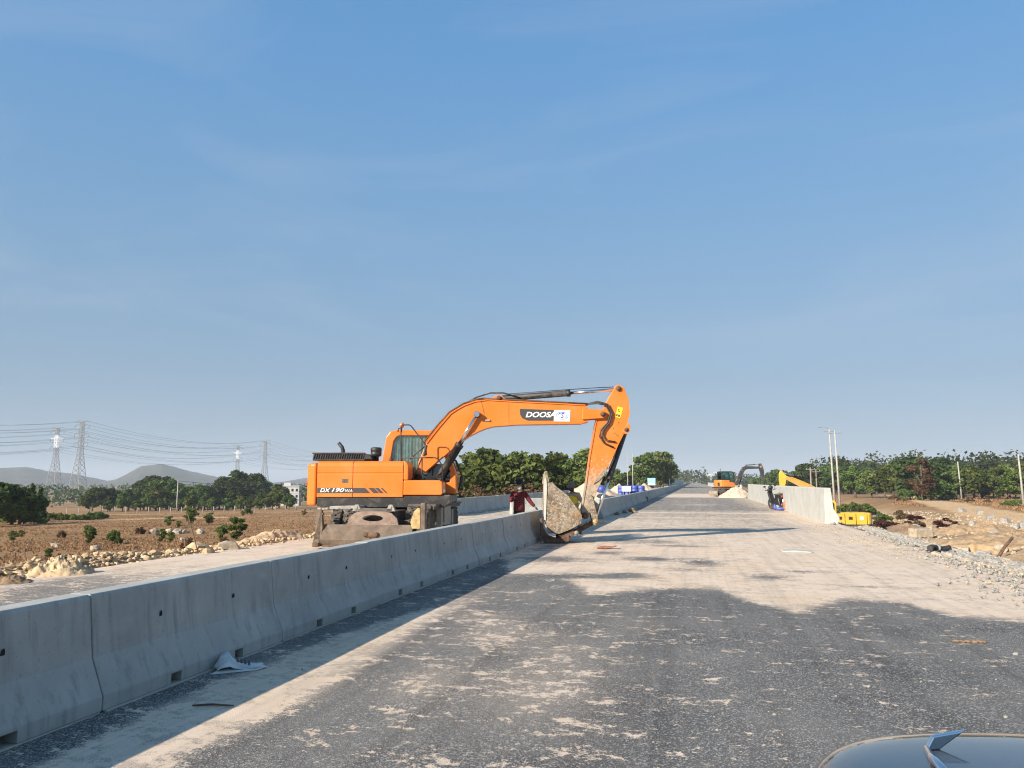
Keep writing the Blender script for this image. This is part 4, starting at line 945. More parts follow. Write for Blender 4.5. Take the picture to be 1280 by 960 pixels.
# right-hand woodland edge, beyond the service road
for k in range(46):
    u = k/45; az = 6.2 + 16.3*u + rt.uniform(-.2, .2); d = 250 + 40*math.sin(u*5) + rt.uniform(-20, 55) - 40*u; x, y = azpos(az, d)
    h = rt.uniform(7, 10.5) - (1.5 if az > 17 else 0); kd = rt.choice(['mid', 'mid', 'dark', 'airy', 'pale'])
    plant(kd, x, y, h, {'mid': 'leafy green tree at the wood edge across the dirt service road', 'dark': 'dark green tree at the wood edge across the dirt service road', 'airy': 'slender green tree at the wood edge across the dirt service road', 'pale': 'pale green tree at the wood edge across the dirt service road'}[kd], 'trees at the wood edge, ' + kd, wide=1.3)
for az, d, h, kd in ((10.6, 205, 7.5, 'mid'), (11.6, 198, 6.6, 'pale'), (12.4, 200, 7.2, 'mid'), (13.4, 190, 7.2, 'pale'), (14.4, 185, 9.2, 'dark'), (15.1, 176, 5.6, 'mid'), (13.9, 178, 4.4, 'bush'), (16.3, 190, 6.0, 'pale'), (15.6, 186, 4.6, 'bush'), (17.8, 230, 6, 'mid'), (19.4, 235, 6.5, 'mid'), (21.2, 225, 7, 'mid')):
    x, y = azpos(az, d); plant(kd, x, y, h, 'bushy tree standing forward of the wood by the dirt road bend', 'trees forward of the wood', wide=1.35)
x, y = azpos(14.6, 172); plant('dry', x, y, 8.6, 'tall tree with reddish brown withering crown by the dirt road bend', wide=1.2)
for k in range(34):
    az = rt.uniform(12.6, 23.0); d = rt.uniform(118, 175) - (az-16)*3; x, y = azpos(az, d)
    if seg_dist(np.array([x]), np.array([y]), SERVICE)[0] < 5: continue
    plant(rt.choice(['drybush', 'drybush', 'bush']), x, y, rt.uniform(.9, 2.0), 'low scrubby bush on the dry ground between dirt road and wood', 'scrub between dirt road and wood', 'bush', 'bush', 1.4)
for az, d, h, n_ in ((9.6, 100, 2.6, 1), (10.1, 104, 2.9, 1), (10.8, 108, 3.4, 1), (12.2, 92, 1.9, 1), (13.3, 96, 1.7, 0), (14.3, 84, 1.3, 0), (11.4, 112, 2.0, 1)):
    x, y = azpos(az, d); plant('bush' if n_ else 'drybush', x, y, h, 'dark green bush on the spoil ground past the end of the parapet wall' if n_ else 'dry straggly bush on the spoil ground past the parapet wall', 'bushes on the spoil ground' if n_ else 'dry bushes on the spoil ground', 'bush', 'bush', 1.2)
for x, y, w_ in ((16.0, 96, 1.5), (18.2, 100, 1.6), (19.5, 92, 1.3), (20.0, 82, 1.4), (18.6, 77, 1.2), (21.5, 86, 1.3), (17.0, 78, 1.1), (22.3, 79, 1.0)):
    plant('redbush', x, y, rt.uniform(1.0, 1.5), 'heap of withered red-brown brushwood on the spoil ground', 'red-brown brushwood heaps', 'brush_pile', 'brush', 1.6*w_)
for az, d in ((6.3, 300), (6.9, 260), (7.6, 280), (5.4, 320), (5.0, 360), (4.6, 330)):
    x, y = azpos(az, d); plant('mid', x, y, rt.uniform(8, 11), 'tree behind the small excavator and the parapet wall', 'trees behind the small excavator', wide=1.2)
# bushes on the left field
for x, y, h, kd in ((-44.3, 61.7, 2.3, 'bush'), (-45.6, 60.5, 1.3, 'bush'), (-32, 36, 1.2, 'bush'), (-30.8, 36.6, .9, 'bush'), (-39, 41.5, .7, 'drybush'), (-36.7, 45.8, .8, 'drybush'), (-29.6, 38.7, 1.1, 'bush'), (-28.6, 38.2, .9, 'bush'), (-25.4, 39.6, 1.9, 'bush'), (-26.6, 40, 1.3, 'bush'), (-24, 36.3, .6, 'drybush'), (-34.4, 40.6, 1.0, 'bush'), (-35.6, 40.1, 1.3, 'bush'), (-71, 113.7, 1.9, 'bush'), (-63, 99.7, 1.1, 'bush'), (-53.5, 99.8, 1.4, 'bush'), (-40.5, 55, .9, 'bush'), (-56, 78, 1.0, 'drybush'), (-48, 70, .9, 'drybush'), (-24.5, 25.5, .6, 'bush'), (-21, 22.5, .5, 'bush'), (-26.5, 24, .6, 'bush'), (-38, 37, .9, 'bush'), (-43, 42.5, .7, 'bush'), (-18.3, 22, .55, 'drybush'), (-22, 30.5, .8, 'drybush'), (-43.6, 63.5, 1.6, 'bush')):
    kd2 = kd if kd != 'bush' else rt.choice(['bush', 'airy', 'pale'])
    plant(kd2, x, y, h*(1.3 if kd2 == kd else .75), 'small green bush scattered on the dry grass field' if kd == 'bush' else 'small withered bush scattered on the dry grass field', 'green bushes on the dry field' if kd == 'bush' else 'withered bushes on the dry field', 'bush', 'bush', .62 if kd2 == kd else 1.5)

# far woods that read as one mass
def far_wood(name, label, spots, hs, leaf, per, mat, seed):
    rs = np.random.RandomState(seed); cl = []
    for (x, y) in spots:
        h = rs.uniform(*hs); z = gz1(x, y)
        for q in range(4):
            cl.append((x + rs.uniform(-.28, .28)*h, y + rs.uniform(-.28, .28)*h, z + h*(.25 + .2*q) + rs.uniform(-.05, .05)*h, h*rs.uniform(.17, .27)))
    V, F, T = leaf_cloud(cl, per, leaf, seed, 1.0)
    o = obj(name, cloud_mesh(name, V, F, T, mat)); tag(o, label, 'woods', kind='stuff')
rr_ = random.Random(4)
far_wood('far_wood', 'dark far-off wood filling the skyline beyond the dirt road', [azpos(rr_.uniform(8.5, 44), 300 + 300*rr_.random()**1.3) for _ in range(950)], (11.5, 14), .62, 4.4, M['leaf_dark'], 5)
far_wood('far_wood', 'hazy far-off woods under the hills beyond the pylons', [azpos(rr_.uniform(-66, -18), 420 + 700*rr_.random()) for _ in range(820)], (6, 11), .95, 2.0, M['leaf_dark'], 6)
far_wood('far_wood', 'hazy far-off trees on the skyline around the road end', [azpos(rr_.uniform(-9, 9), 600 + 900*rr_.random()) for _ in range(420)], (9, 15), 1.2, 1.3, M['leaf_dark'], 8)

# dry grass, uncountable
def grass_patch(name, label, pts, h, w_, seed):
    rs = np.random.RandomState(seed); n = len(pts); P = np.asarray(pts); Z = gz(P[:, 0], P[:, 1])
    V = []; T = []
    for k in range(3):
        a = rs.uniform(0, 6.28, n); hh = h*rs.uniform(.5, 1.3, n); ww = w_*rs.uniform(.6, 1.4, n); lx, ly = rs.normal(size=n)*.35*hh, rs.normal(size=n)*.35*hh
        ox, oy = rs.normal(size=n)*w_, rs.normal(size=n)*w_
        A = np.stack([P[:, 0]+ox-np.cos(a)*ww, P[:, 1]+oy-np.sin(a)*ww, Z-.02], 1); B = np.stack([P[:, 0]+ox+np.cos(a)*ww, P[:, 1]+oy+np.sin(a)*ww, Z-.02], 1)
        Cc = np.stack([P[:, 0]+ox+lx, P[:, 1]+oy+ly, Z+hh], 1)
        V.append(np.stack([A, B, Cc], 1).reshape(-1, 3)); T.append(np.repeat(rs.uniform(0, 1, n), 3))
    V = np.concatenate(V); o = obj(name, cloud_mesh(name, V, np.arange(len(V)).reshape(-1, 3), np.concatenate(T), M['grass_dry']))
    tag(o, label, 'grass', kind='stuff')
pts = []
RS = np.random.RandomState(12); az_ = np.radians(RS.uniform(-66, -20, 84000)); d_ = 17 + 130*RS.rand(84000)**1.8; X_, Y_ = d_*np.sin(az_), d_*np.cos(az_)
ok = (X_ < -13.2) & (fbm(X_*.15, Y_*.15, 77, 3) > RS.uniform(.25, .62, 84000)); pts = np.stack([X_[ok], Y_[ok]], 1)[:34000]
grass_patch('dry_grass', 'short dry brown grass over the field left of the road', pts, .085, .05, 3)
pts = []
az_ = np.radians(RS.uniform(13, 40, 30000)); d_ = RS.uniform(60, 240, 30000); X_, Y_ = d_*np.sin(az_), d_*np.cos(az_)
ok = (seg_dist(X_, Y_, SERVICE) > 4.2) & (X_ > 30); pts = np.stack([X_[ok], Y_[ok]], 1)[:18000]
grass_patch('dry_grass', 'rank dry grass between the dirt road and the wood', pts, .30, .12, 9)

# ============================================================ pylons, cables
M['galv'] = simple('galvanised_steel', (.19, .20, .21), .6, .2, .15, .5)
M['galv_white'] = simple('white_painted_steel', (.80, .80, .80), .5, 0, .08, .5)
def pylon(x, y, rz, H, white, label):
    P = thing('lattice_pylon', label, 'pylon', (x, y, gz1(x, y)), rz)
    def hw(z):  # half width
        return np.interp(z, [0, H*.55, H*.62, H], [4.6, 1.55, 1.25, .85])
    lv = [0, .10, .19, .27, .345, .415, .48, .54, .60, .66, .72, .78, .84, .90, .96, 1.0]; lv = [q*H for q in lv]
    def lattice(z0, z1):
        mb = MB()
        for a, b_ in zip(lv[:-1], lv[1:]):
            if a < z0 - .01 or b_ > z1 + .01: continue
            wa, wb = float(hw(a)), float(hw(b_)); ca = [(-wa,-wa,a),(wa,-wa,a),(wa,wa,a),(-wa,wa,a)]; cb = [(-wb,-wb,b_),(wb,-wb,b_),(wb,wb,b_),(-wb,wb,b_)]
            r1 = .14 if a < H*.5 else .11
            for i in range(4):
                j = (i+1) % 4; mb.bar(ca[i], cb[i], r1*2, r1*2); mb.bar(ca[i], cb[j], .12, .12); mb.bar(ca[j], cb[i], .12, .12); mb.bar(cb[i], cb[j], .11, .11)
        return mb
    if white:
        lattice(0, lv[10]).build('tower_body', M['galv'], P); lattice(lv[10], lv[13]).build('tower_band', M['galv_white'], P); lattice(lv[13], H).build('tower_head', M['galv'], P)
    else: lattice(0, H).build('tower_body', M['galv'], P)
    att_ = []
    for i, (zf, arm) in enumerate(((.72, 5.2), (.835, 5.4), (.945, 5.2), (.995, 5.0))):
        z = zf*H; w_ = float(hw(z)); mb = MB()
        for s in (-1, 1):
            for q in (-1, 1):
                mb.bar((s*w_, q*w_, z), (s*arm, 0, z + (.6 if i < 3 else .2)), .13, .13); mb.bar((s*w_, q*w_, z+1.5), (s*arm, 0, z + (.6 if i < 3 else .2)), .13, .13)
            for u in (.35, .65): mb.bar((s*(w_+(arm-w_)*u), -w_*(1-u), z+.2), (s*(w_+(arm-w_)*u), w_*(1-u), z+1.0), .1, .1)
        mb.build('crossarm', M['galv_white'] if (white and i == 1) else M['galv'], P)
        if i < 3:
            for s in (-1, 1):
                MB().lathe([(.05, 0), (.16, -.3), (.16, -2.0), (.05, -2.3)], (s*arm, 0, z+.6), 6).build('insulator', M['galv'], P); att_.append(Vector((s*arm, 0, z - 1.7)))
        else:
            for s in (-1, 1): att_.append(Vector((s*arm, 0, z + .3)))
    mt = Matrix.Translation(P.location) @ Matrix.Rotation(rz, 4, 'Z'); return [mt @ a for a in att_]
def cable(p, q, sag, r, label, group):
    pts = [p.lerp(q, k/18) - Vector((0, 0, 4*sag*(k/18)*(1-k/18))) for k in range(19)]
    tag(MB().tube(pts, r, 4, False).build('power_cable', M['cable']), label, 'cable', group)
M['cable'] = simple('cable', (.10, .105, .115), .6)
for nm, p1, p2, white in (('white-banded', (-456, 475), (-486, 754), True), ('plain grey', (-391, 427), (-403, 671), False)):
    dx, dy = p2[0]-p1[0], p2[1]-p1[1]; rz = math.atan2(dy, dx) - PI/2
    p0 = (p1[0]-dx, p1[1]-dy); p3 = (p2[0]+dx, p2[1]+dy)
    A0 = [Vector((p0[0], p0[1], gz1(*p0)))]
    at1 = pylon(*p1, rz, 52, white, f'{nm} steel lattice pylon, the larger of its line, above the tree belt')
    at2 = pylon(*p2, rz, 52, white, f'{nm} steel lattice pylon, smaller with distance, behind the tallest belt trees')
    for a, b_ in zip(at1, at2):
        cable(a, b_, 7.5, .055, f'thin power cable strung between the two {nm} pylons', f'cables of the {nm} pylons')
        d_ = b_ - a; cable(b_, b_ + d_, 7.5, .055, f'thin power cable running on from the smaller {nm} pylon', f'cables past the smaller {nm} pylon')
        cable(a - d_ + Vector((-60 if white else -45, 40, 0)), a, 8, .055, f'thin power cable arriving at the larger {nm} pylon', f'cables before the larger {nm} pylon')
# ============================================================ poles
M['pole'] = simple('weathered_pole_concrete', (.36, .345, .31), .85, 0, .2, 2)
M['pole_wood'] = simple('pole_wood', (.26, .20, .15), .9, 0, .3, 3)
def pole(x, y, h, label, arms=0, lamp=False, mat='pole', r=.14, group=None, tilt=0):
    P = thing('utility_pole', label, 'pole', (x, y, gz1(x, y) - .2), 0, group); P.rotation_euler = (0, tilt, 0)
    MB().tube([(0,0,0), (0,0,h)], [r, r*.65], 8).build('shaft', M[mat], P)
    for k in range(arms):
        z = h - .4 - k*.9; MB().box((0, 0, z), (1.7, .1, .1)).build('crossarm', M['galv'], P)
        for s in (-.75, 0, .75): MB().lathe([(.03, 0), (.07, .05), (.05, .2), (.01, .22)], (s, 0, z+.05), 8).build('insulator', M['pole'], P)
    if lamp: MB().tube([(0,0,h-.2), (-.4, 0, h+.25), (-1.1, 0, h+.3)], .04, 6).box((-1.3, 0, h+.28), (.5, .2, .1)).build('lamp_arm', M['galv'], P)
    return P
x, y = azpos(9.30, 128); pole(x, y, 12.6, 'tall pale twin utility pole with lamp arm behind the parapet wall', 1, True, r=.17, tilt=RAD(-1.2))
x, y = azpos(9.62, 128); pole(x, y, 12.3, 'tall pale twin utility pole with plain top behind the parapet wall', 1, r=.17, tilt=RAD(-1.0))
x, y = azpos(7.85, 165); pole(x, y, 7.5, 'short dark utility pole with thick head beside the yellow excavator boom', 1, mat='pole_wood', r=.2)
x, y = azpos(8.2, 168); pole(x, y, 7.2, 'short slim utility pole with crossarm beside the yellow excavator boom', 1, mat='pole_wood')
x, y = azpos(14.44, 300); pole(x, y, 14.5, 'pale utility pole standing up out of the wood', 2, r=.2)
x, y = azpos(16.82, 190); pole(x, y, 8.2, 'leaning pale concrete pole at the scrub edge by the dirt road', r=.18, tilt=RAD(-2))
x, y = azpos(20.1, 134); pole(x, y, 7.6, 'pale concrete pole on the scrubby ground right of the dirt road', r=.17, tilt=RAD(-1.5))
x, y = azpos(-36.55, 205); pole(x, y, 8.0, 'lone grey pole standing on the dry field before the tree belt', r=.16)
x, y = azpos(-8.1, 118); pole(x, y, 7.0, 'white pole with two crossarms behind the bucket and worker', 2, r=.2)
x, y = azpos(-8.45, 112); pole(x, y, 5.9, 'thin white post beside the pole with two crossarms', r=.10)
x, y = azpos(-9.35, 110); pole(x, y, 6.0, 'thin white post before the trees near the bucket', r=.07)
for k, az in enumerate((-4.75, -4.38)):
    x, y = azpos(az, 120); pole(x, y, 6.6, 'thin red and white survey pole behind the blue drums', r=.08, group='survey poles behind the drums')
def span(a, b_, sag, r, label): tag(MB().tube([Vector(a).lerp(Vector(b_), k/10) - Vector((0,0,4*sag*k/10*(1-k/10))) for k in range(11)], r, 4, False).build('power_cable', M['cable']), label, 'cable')
def tip(az, d, h): x, y = azpos(az, d); return (x, y, gz1(x, y) + h)
span(tip(14.44, 300, 13.8), tip(9.5, 420, 13), 2.5, .05, 'thin cable from the pole in the wood towards the twin poles')
span(tip(16.82, 190, 7.8), tip(14.0, 240, 6), .8, .035, 'thin cable from the leaning pole into the trees')
span(tip(16.82, 190, 7.8), tip(20.1, 134, 7.2), .8, .03, 'thin cable between the two concrete poles by the dirt road')
span(tip(-36.55, 205, 7.6), tip(-30, 240, 7), .5, .045, 'thin cable from the lone field pole past the tree belt')
span(tip(-36.55, 205, 6.9), tip(-30, 240, 6.2), .5, .045, 'lower thin cable from the lone field pole past the tree belt')
# fence posts on the field
for k in range(22):
    az = -43 + 14.2*k/21; d = 196 - 30*math.sin(k*.14); x, y = azpos(az, d)
    o = MB().tube([(0,0,-.2), (rt.uniform(-.05,.05),0,1.3)], [.11, .09], 6).build('fence_post', M['pole']); o.location = (x, y, gz1(x, y)); o.scale = (.7, .7, 1); tag(o, 'short grey fence post in the line across the dry field', 'post', 'fence posts across the dry field')
# white building beyond the field
x, y = azpos(-29.1, 430); Bd = thing('white_building', 'white flat-roofed block with windows beyond the field', 'building', (x, y, gz1(x, y) - .2), RAD(20))
M['plaster'] = simple('white_plaster', (.48, .48, .46), .85, 0, .15, .4)
MB().box((0, 0, 5.2), (9, 8, 10.4)).build('wall', M['plaster'], Bd); MB().box((0, 0, 10.6), (9.5, 8.5, .35)).box((-2, 0, 11.5), (3.5, 4, 1.6)).build('roof', M['plaster'], Bd)
for fl in range(3):
    for c_ in range(4):
        wn = MB().box((-3.3 + c_*2.2, -4.0, 2.0 + fl*3.2), (1.1, .12, 1.4)).build('window', M['dark_glass'], Bd)
        MB().box((-3.3 + c_*2.2, -4.05, 1.25 + fl*3.2), (1.4, .2, .12)).build('sill', M['plaster'], wn)
    MB().box((0, -4.04, 3.55 + fl*3.2), (9.1, .2, .18)).build('string_course', M['plaster'], Bd)

# ============================================================ heaps, stones, rubble
M['sand_heap'] = simple('pale_sand', (.55, .42, .31), .95, 0, .2, 3, 0, bumps=.8, bscale=14)
M['earth'] = simple('tan_earth', (.50, .36, .21), .95, 0, .35, 3, .3, (.64, .50, .33), .9, 9)
M['earth_dark'] = simple('brown_earth', (.23, .15, .085), .95, 0, .4, 5, .3, (.40, .28, .17), .9, 9)
M['spoil'] = simple('tan_spoil', (.33, .215, .115), .95, 0, .45, 4, .5, (.46, .33, .20), 1.0, 6)
M['stone'] = simple('crushed_limestone', (.27, .262, .242), .9, 0, .4, 5, .4, (.40, .335, .25), .4, 20)
M['stone_tan'] = simple('tan_rock', (.38, .31, .225), .9, 0, .3, 4, .3, (.50, .41, .30), .6, 10)
M['stone_grey'] = simple('grey_rubble', (.30, .29, .27), .9, 0, .35, 4, .4, (.50, .42, .32), .6, 10)
def heap(name, label, cat, x, y, r, h, mat, seed, lump=.25, z=None, rx=1.0, rz=0):
    n, k = 84, 30; a_ = 2*PI*np.arange(n)/n; q_ = (np.arange(1, k+1)/k)[:, None]
    edge = 1 + .5*(fbm(np.cos(a_)*1.3+5, np.sin(a_)*1.3+seed, seed, 3)-.5); X = r*q_*edge*np.cos(a_)*rx; Y = r*q_*edge*np.sin(a_)
    Z = h*np.maximum(0, 1-q_)**.85 + lump*h*(fbm(X*4/r+9, Y*4/r, seed+3, 5)-.5)*(1-q_*.6) + .35*lump*h*(np.abs(fbm(X*11/r+2, Y*11/r, seed+8, 3)-.5)*2-.3)*(1-q_*.5)
    Z[-1] -= .06 + .1*h + (.7 if z is None else 0); Z[-2] -= .25 if z is None else 0
    V = [(0, 0, h)] + list(zip(X.ravel(), Y.ravel(), Z.ravel())); F = [(0, 1+j, 1+(j+1) % n) for j in range(n)]
    for i in range(k-1):
        for j in range(n): a, b_ = 1+i*n+j, 1+i*n+(j+1) % n; F.append((a, a+n, b_+n, b_))
    o = MB().add(V, F, True).build(name, mat); o.location = (x, y, gz1(x, y) if z is None else z); o.rotation_euler.z = rz; return tag(o, label, cat)
heap('sand_heap', 'pale pinkish sand heap before the small excavator', 'heap', 4.1, 82.5, 1.75, 1.2, M['sand_heap'], 3, .38, 0)
heap('earth_heap', 'low tan earth heap by the parapet wall near the small excavator', 'heap', 5.0, 92, 1.6, .9, M['earth'], 5, .4, 0)
heap('sand_heap', 'long pinkish sand heap topped with blue drums beyond the barriers', 'heap', -8.2, 63, 2.2, 1.75, M['sand_heap'], 7, .2, 0, 1.3)
heap('sand_heap', 'lower pinkish sand heap between the blue drums', 'heap', -6.6, 70, 1.6, 1.45, M['sand_heap'], 9, .2, 0, 1.2)
heap('sand_heap', 'small pale sand heap near the light blue site sign', 'heap', -6.2, 100, 1.8, 1.4, M['sand_heap'], 10, .2, 0, 1.2)
heap('gravel_heap', 'low heap of yellowish gravel on the carriageway beside the excavator wheels', 'heap', -6.4, 26.2, 1.2, .42, simple('yellow_gravel', (.56, .48, .33), .95, 0, .3, 9, 0, bumps=1, bscale=18), 12, .5, 0, 1.1)
heap('soil_mound', 'lumpy orange soil mound at the edge of the far carriageway', 'mound', -10.95, 11.7, .46, .36, M['earth'], 15, 1.0, -.05, 1.3, RAD(45))
heap('soil_mound', 'small dark soil mound at the edge of the far carriageway', 'mound', -10.8, 10.5, .4, .2, M['earth_dark'], 16, .7, -.08, 1.4, RAD(40))
heap('sand_bank', 'long pale sand bank at the carriageway edge beside the dozer blade', 'bank', -11.5, 19.8, .6, .34, M['earth'], 18, .5, -.05, 2.6, RAD(80))
heap('spoil_heap', 'grey-brown spoil heap below the road by the yellow excavator', 'heap', 15.5, 64, 3.2, 1.0, M['earth_dark'], 21, .5, None, 1.4)
heap('spoil_heap', 'tan spoil heap with rocks between pit and dirt road', 'heap', 19.5, 62, 3.4, .9, M['spoil'], 22, 1.0, None, 1.6, .5)
heap('spoil_heap', 'low tan spoil heap in the pit beside the leaning stick', 'heap', 17.5, 50, 3.0, .7, M['spoil'], 23, 1.0, None, 1.6, .8)
rk = random.Random(31)
def stones(name, label, spots, mat, seed, sub=0, cat='gravel'):
    mb = MB()
    for i, (x, y, z, r) in enumerate(spots): mb.rock((x, y, z + r*.35), r, seed*1000+i, rk.uniform(.55, .9), sub)
    o = mb.build(name, mat); tag(o, label, cat, kind='stuff'); return o
RQ = np.random.RandomState(77)
def with_z(X, Y, R_, lift=0): Z = gz(X, Y); return [(x, y, z + lift, r) for x, y, z, r in zip(X, Y, Z, R_)]
Y_ = RQ.uniform(10.2, 31, 16000); e_ = np.where(Y_ < 20, 6.0, 5.75); wid = np.interp(Y_, [10, 13, 17, 20, 24, 31], [1.7, 1.8, 1.4, 1.1, .9, .5])
u_ = np.abs(RQ.normal(0, .5, 16000)); X_ = e_ + .35 - u_*wid; ok = (X_ < 6.5) & (X_ > 3.6) & (u_ + (fbm(X_*1.1, Y_*.9, 88, 3)-.5)*2.2 < 1.25)
sp_ = [(x, y, .02 - .1*min(1, max(0, (x-5.4)/.35)) + RQ.uniform(0, .07)*max(0, 1-u), RQ.uniform(.012, .045)*(1.35 if u < .5 else .75)) for x, y, u in zip(X_[ok], Y_[ok], u_[ok])][:9500]
stones('crushed_stone', 'band of grey crushed stone tipped along the right road edge', [q for i, q in enumerate(sp_) if i % 4], M['stone'], 1)
stones('crushed_stone', 'paler tan stones mixed into the crushed stone band at the road edge', sp_[::4], M['stone_tan'], 5)
sp_ = [(4.9 - abs(RQ.normal(0, .6)), RQ.uniform(18, 31), 0.0, RQ.uniform(.008, .026)) for _ in range(500)] + [(RQ.uniform(-4, 4), RQ.uniform(4, 24), 0.0, RQ.uniform(.003, .009)) for _ in range(700)]
stones('loose_chippings', 'loose small chippings scattered over the road surface', sp_, M['stone_tan'], 2)
X_, Y_ = RQ.uniform(8, 27, 3200), RQ.uniform(26, 110, 3200)
stones('spoil_stones', 'stones littering the spoil ground below the road', with_z(X_, Y_, RQ.uniform(.04, .15, 3200)), M['stone_tan'], 3)
Y_ = RQ.uniform(9, 34, 2200); X_ = -11.35 + RQ.normal(0, .38, 2200)
stones('windrow_clods', 'sandy clods along the windrow at the far carriageway edge', [(x, y, max(z, -.06 if x > -11.3 else -9), r) for x, y, z, r in with_z(X_, Y_, RQ.uniform(.02, .07, 2200))], M['earth'], 4)
def boulder(x, y, r, mat, label, group, z=None, name='rock', cat='rock'):
    rk2 = rk.randint(0, 9999); o = MB().rock((0, 0, 0), r, rk2, rk.uniform(.6, .85), 1).build(name, mat); o.location = (x, y, (gz1(x, y) if z is None else z) + r*.3); o.rotation_euler = (rk.uniform(-.3, .3), rk.uniform(-.3, .3), rk.uniform(0, 6))
    tag(o, label, cat, group)
for _ in range(34):
    y = rk.uniform(11, 21); boulder(rk.uniform(5.2, 6.2), y, rk.uniform(.07, .15), M['stone'] if rk.random() < .6 else M['stone_tan'], 'larger broken stone in the crushed stone band at the road edge', 'larger stones in the road edge band', -.06)
for _ in range(46):
    u = rk.random(); x, y = (rk.uniform(9, 25), rk.uniform(30, 90)); boulder(x, y, rk.uniform(.18, .5), M['stone_tan'] if rk.random() < .75 else M['stone_grey'], 'tan rock lying on the spoil ground below the road', 'rocks on the spoil ground')
for x, y, r in ((-10.9, 15.9, .16), (-11.3, 15.2, .12), (-11.5, 16.4, .2), (-11.3, 17.0, .14), (-11.2, 14.2, .13), (-11.5, 14.8, .17), (-11.3, 13.4, .12)):
    boulder(x, y, r, M['earth'], 'sandy rock on the windrow between soil mound and slab', 'rocks on the windrow', -.03)
for k in range(12):
    boulder(-34.6 + rk.gauss(0, 1.3), 46.9 + rk.gauss(0, .6), rk.uniform(.18, .42), M['stone_tan'], 'rock in the rubble pile on the dry field', 'rubble pile on the dry field')
for x, y, r in ((-27, 30.8, .3), (-31.5, 33.2, .3), (-29.5, 40.5, .28)): boulder(x, y, r*.8, M['stone_tan'], 'single pale rock on the dry field', 'single rocks on the dry field')
for k in range(26):
    boulder(-1*rk.uniform(100, 190)*.62, 196 + rk.uniform(-6, 6), rk.uniform(.3, .7), M['stone_tan'], 'pale rock along the line of fence posts', 'rocks along the fence line')
for k in range(16): boulder(5.0 + rk.gauss(0, .35), 84 + rk.gauss(0, 2.0), rk.uniform(.12, .32), M['stone_tan'] if k % 2 else M['concrete_pale'], 'broken rubble between sand heap and parapet wall', 'rubble beside the sand heap', 0)
for k in range(22): boulder(5.25 + rk.uniform(-.25, .12), rk.uniform(31.2, 44), rk.uniform(.04, .12), M['stone'], 'small rubble along the foot of the parapet wall', 'rubble at the parapet foot', 0)
for x, y, r in ((-3.55, 40.5, .16), (-3.3, 42, .2), (-3.5, 43.5, .14), (-3.75, 38.5, .12), (-3.1, 41.3, .12)): boulder(x, y, r, M['earth_dark'], 'brown dirt clod on the road by the far barriers', 'dirt clods by the far barriers', 0)
slab = MB().prism([(-.34, 0), (-.3, .26), (-.05, .33), (.26, .27), (.36, .05), (.3, 0)], -.22, .2).build('stone_slab', M['stone_tan'], None, .03); slab.location = (-11.05, 16.9, -.05); slab.rotation_euler.z = .6; slab.scale = (.75,)*3; tag(slab, 'pale angular stone slab on the windrow beside a thin iron rod', 'slab')
o = MB().tube([(0,0,0), (-.25, .1, .5), (-.42, .1, .95)], .012, 6).build('iron_rod', M['rust']); o.location = (-11.0, 15.7, -.05); tag(o, 'thin rusty iron rod stuck upright in the windrow', 'rod')
for x, y in ((29.0, 96.2), (28.5, 89), (26.1, 79), (25.5, 73.7), (24.6, 67.5)):
    o = MB().prism([(-.34, -.1), (-.28, .38), (.26, .45), (.34, -.1)], -.3, .3).build('marker_block', M['stone'], None, .05); o.location = (x, y, gz1(x, y)); o.rotation_euler = (rk.uniform(-.1, .1), rk.uniform(-.1, .1), rk.uniform(0, 3)); tag(o, 'pale concrete block standing along the edge of the dirt road', 'block', 'concrete blocks along the dirt road')
o = MB().box((0, 0, .3), (1.3, .8, .6)).build('stone_block', M['stone_tan'], None, .06); o.location = (14.6, 57, gz1(14.6, 57)); o.rotation_euler.z = .4; tag(o, 'large squared tan stone block in the pit below the wall', 'block')
o = MB().tube([(0,0,-.2), (.5, .1, .55), (.95, .2, 1.05)], [.09, .08, .07], 8).build('timber_post', M['rust']); o.location = (14.6, 44, gz1(14.6, 44)); tag(o, 'rusty brown post leaning out of the pit ground', 'post')
# black pipe end and torn sheet on the road edge
pp = thing('drain_hose', 'black corrugated drain hose end lying on the road edge stones', 'hose', (5.45, 19.9, .02), .5); pp.scale = (.68,)*3
mb = MB(); pts = [(-.35 + .035*k, .10*math.sin(k*.16), .10 + .03*math.sin(k*.3)) for k in range(24)]
mb.tube(pts, [.085 if k % 2 else .105 for k in range(24)], 12).build('hose_body', bk, pp); MB().lathe([(.08, 0), (.11, 0), (.11, .06), (.08, .06)], (0,0,0), 12, 'x').build('hose_collar', M['grey_metal'], pp).location = (.02, .06, .11)
MB().add([(-.5,-.12,.01),(.0,-.2,.03),(.42,-.1,.02),(.5,.18,.05),(.05,.2,.09),(-.45,.14,.02)], [(0,1,4,5),(1,2,3,4)]).build('torn_sheet', bk, pp).modifiers.new('s', 'SOLIDIFY').thickness = .008

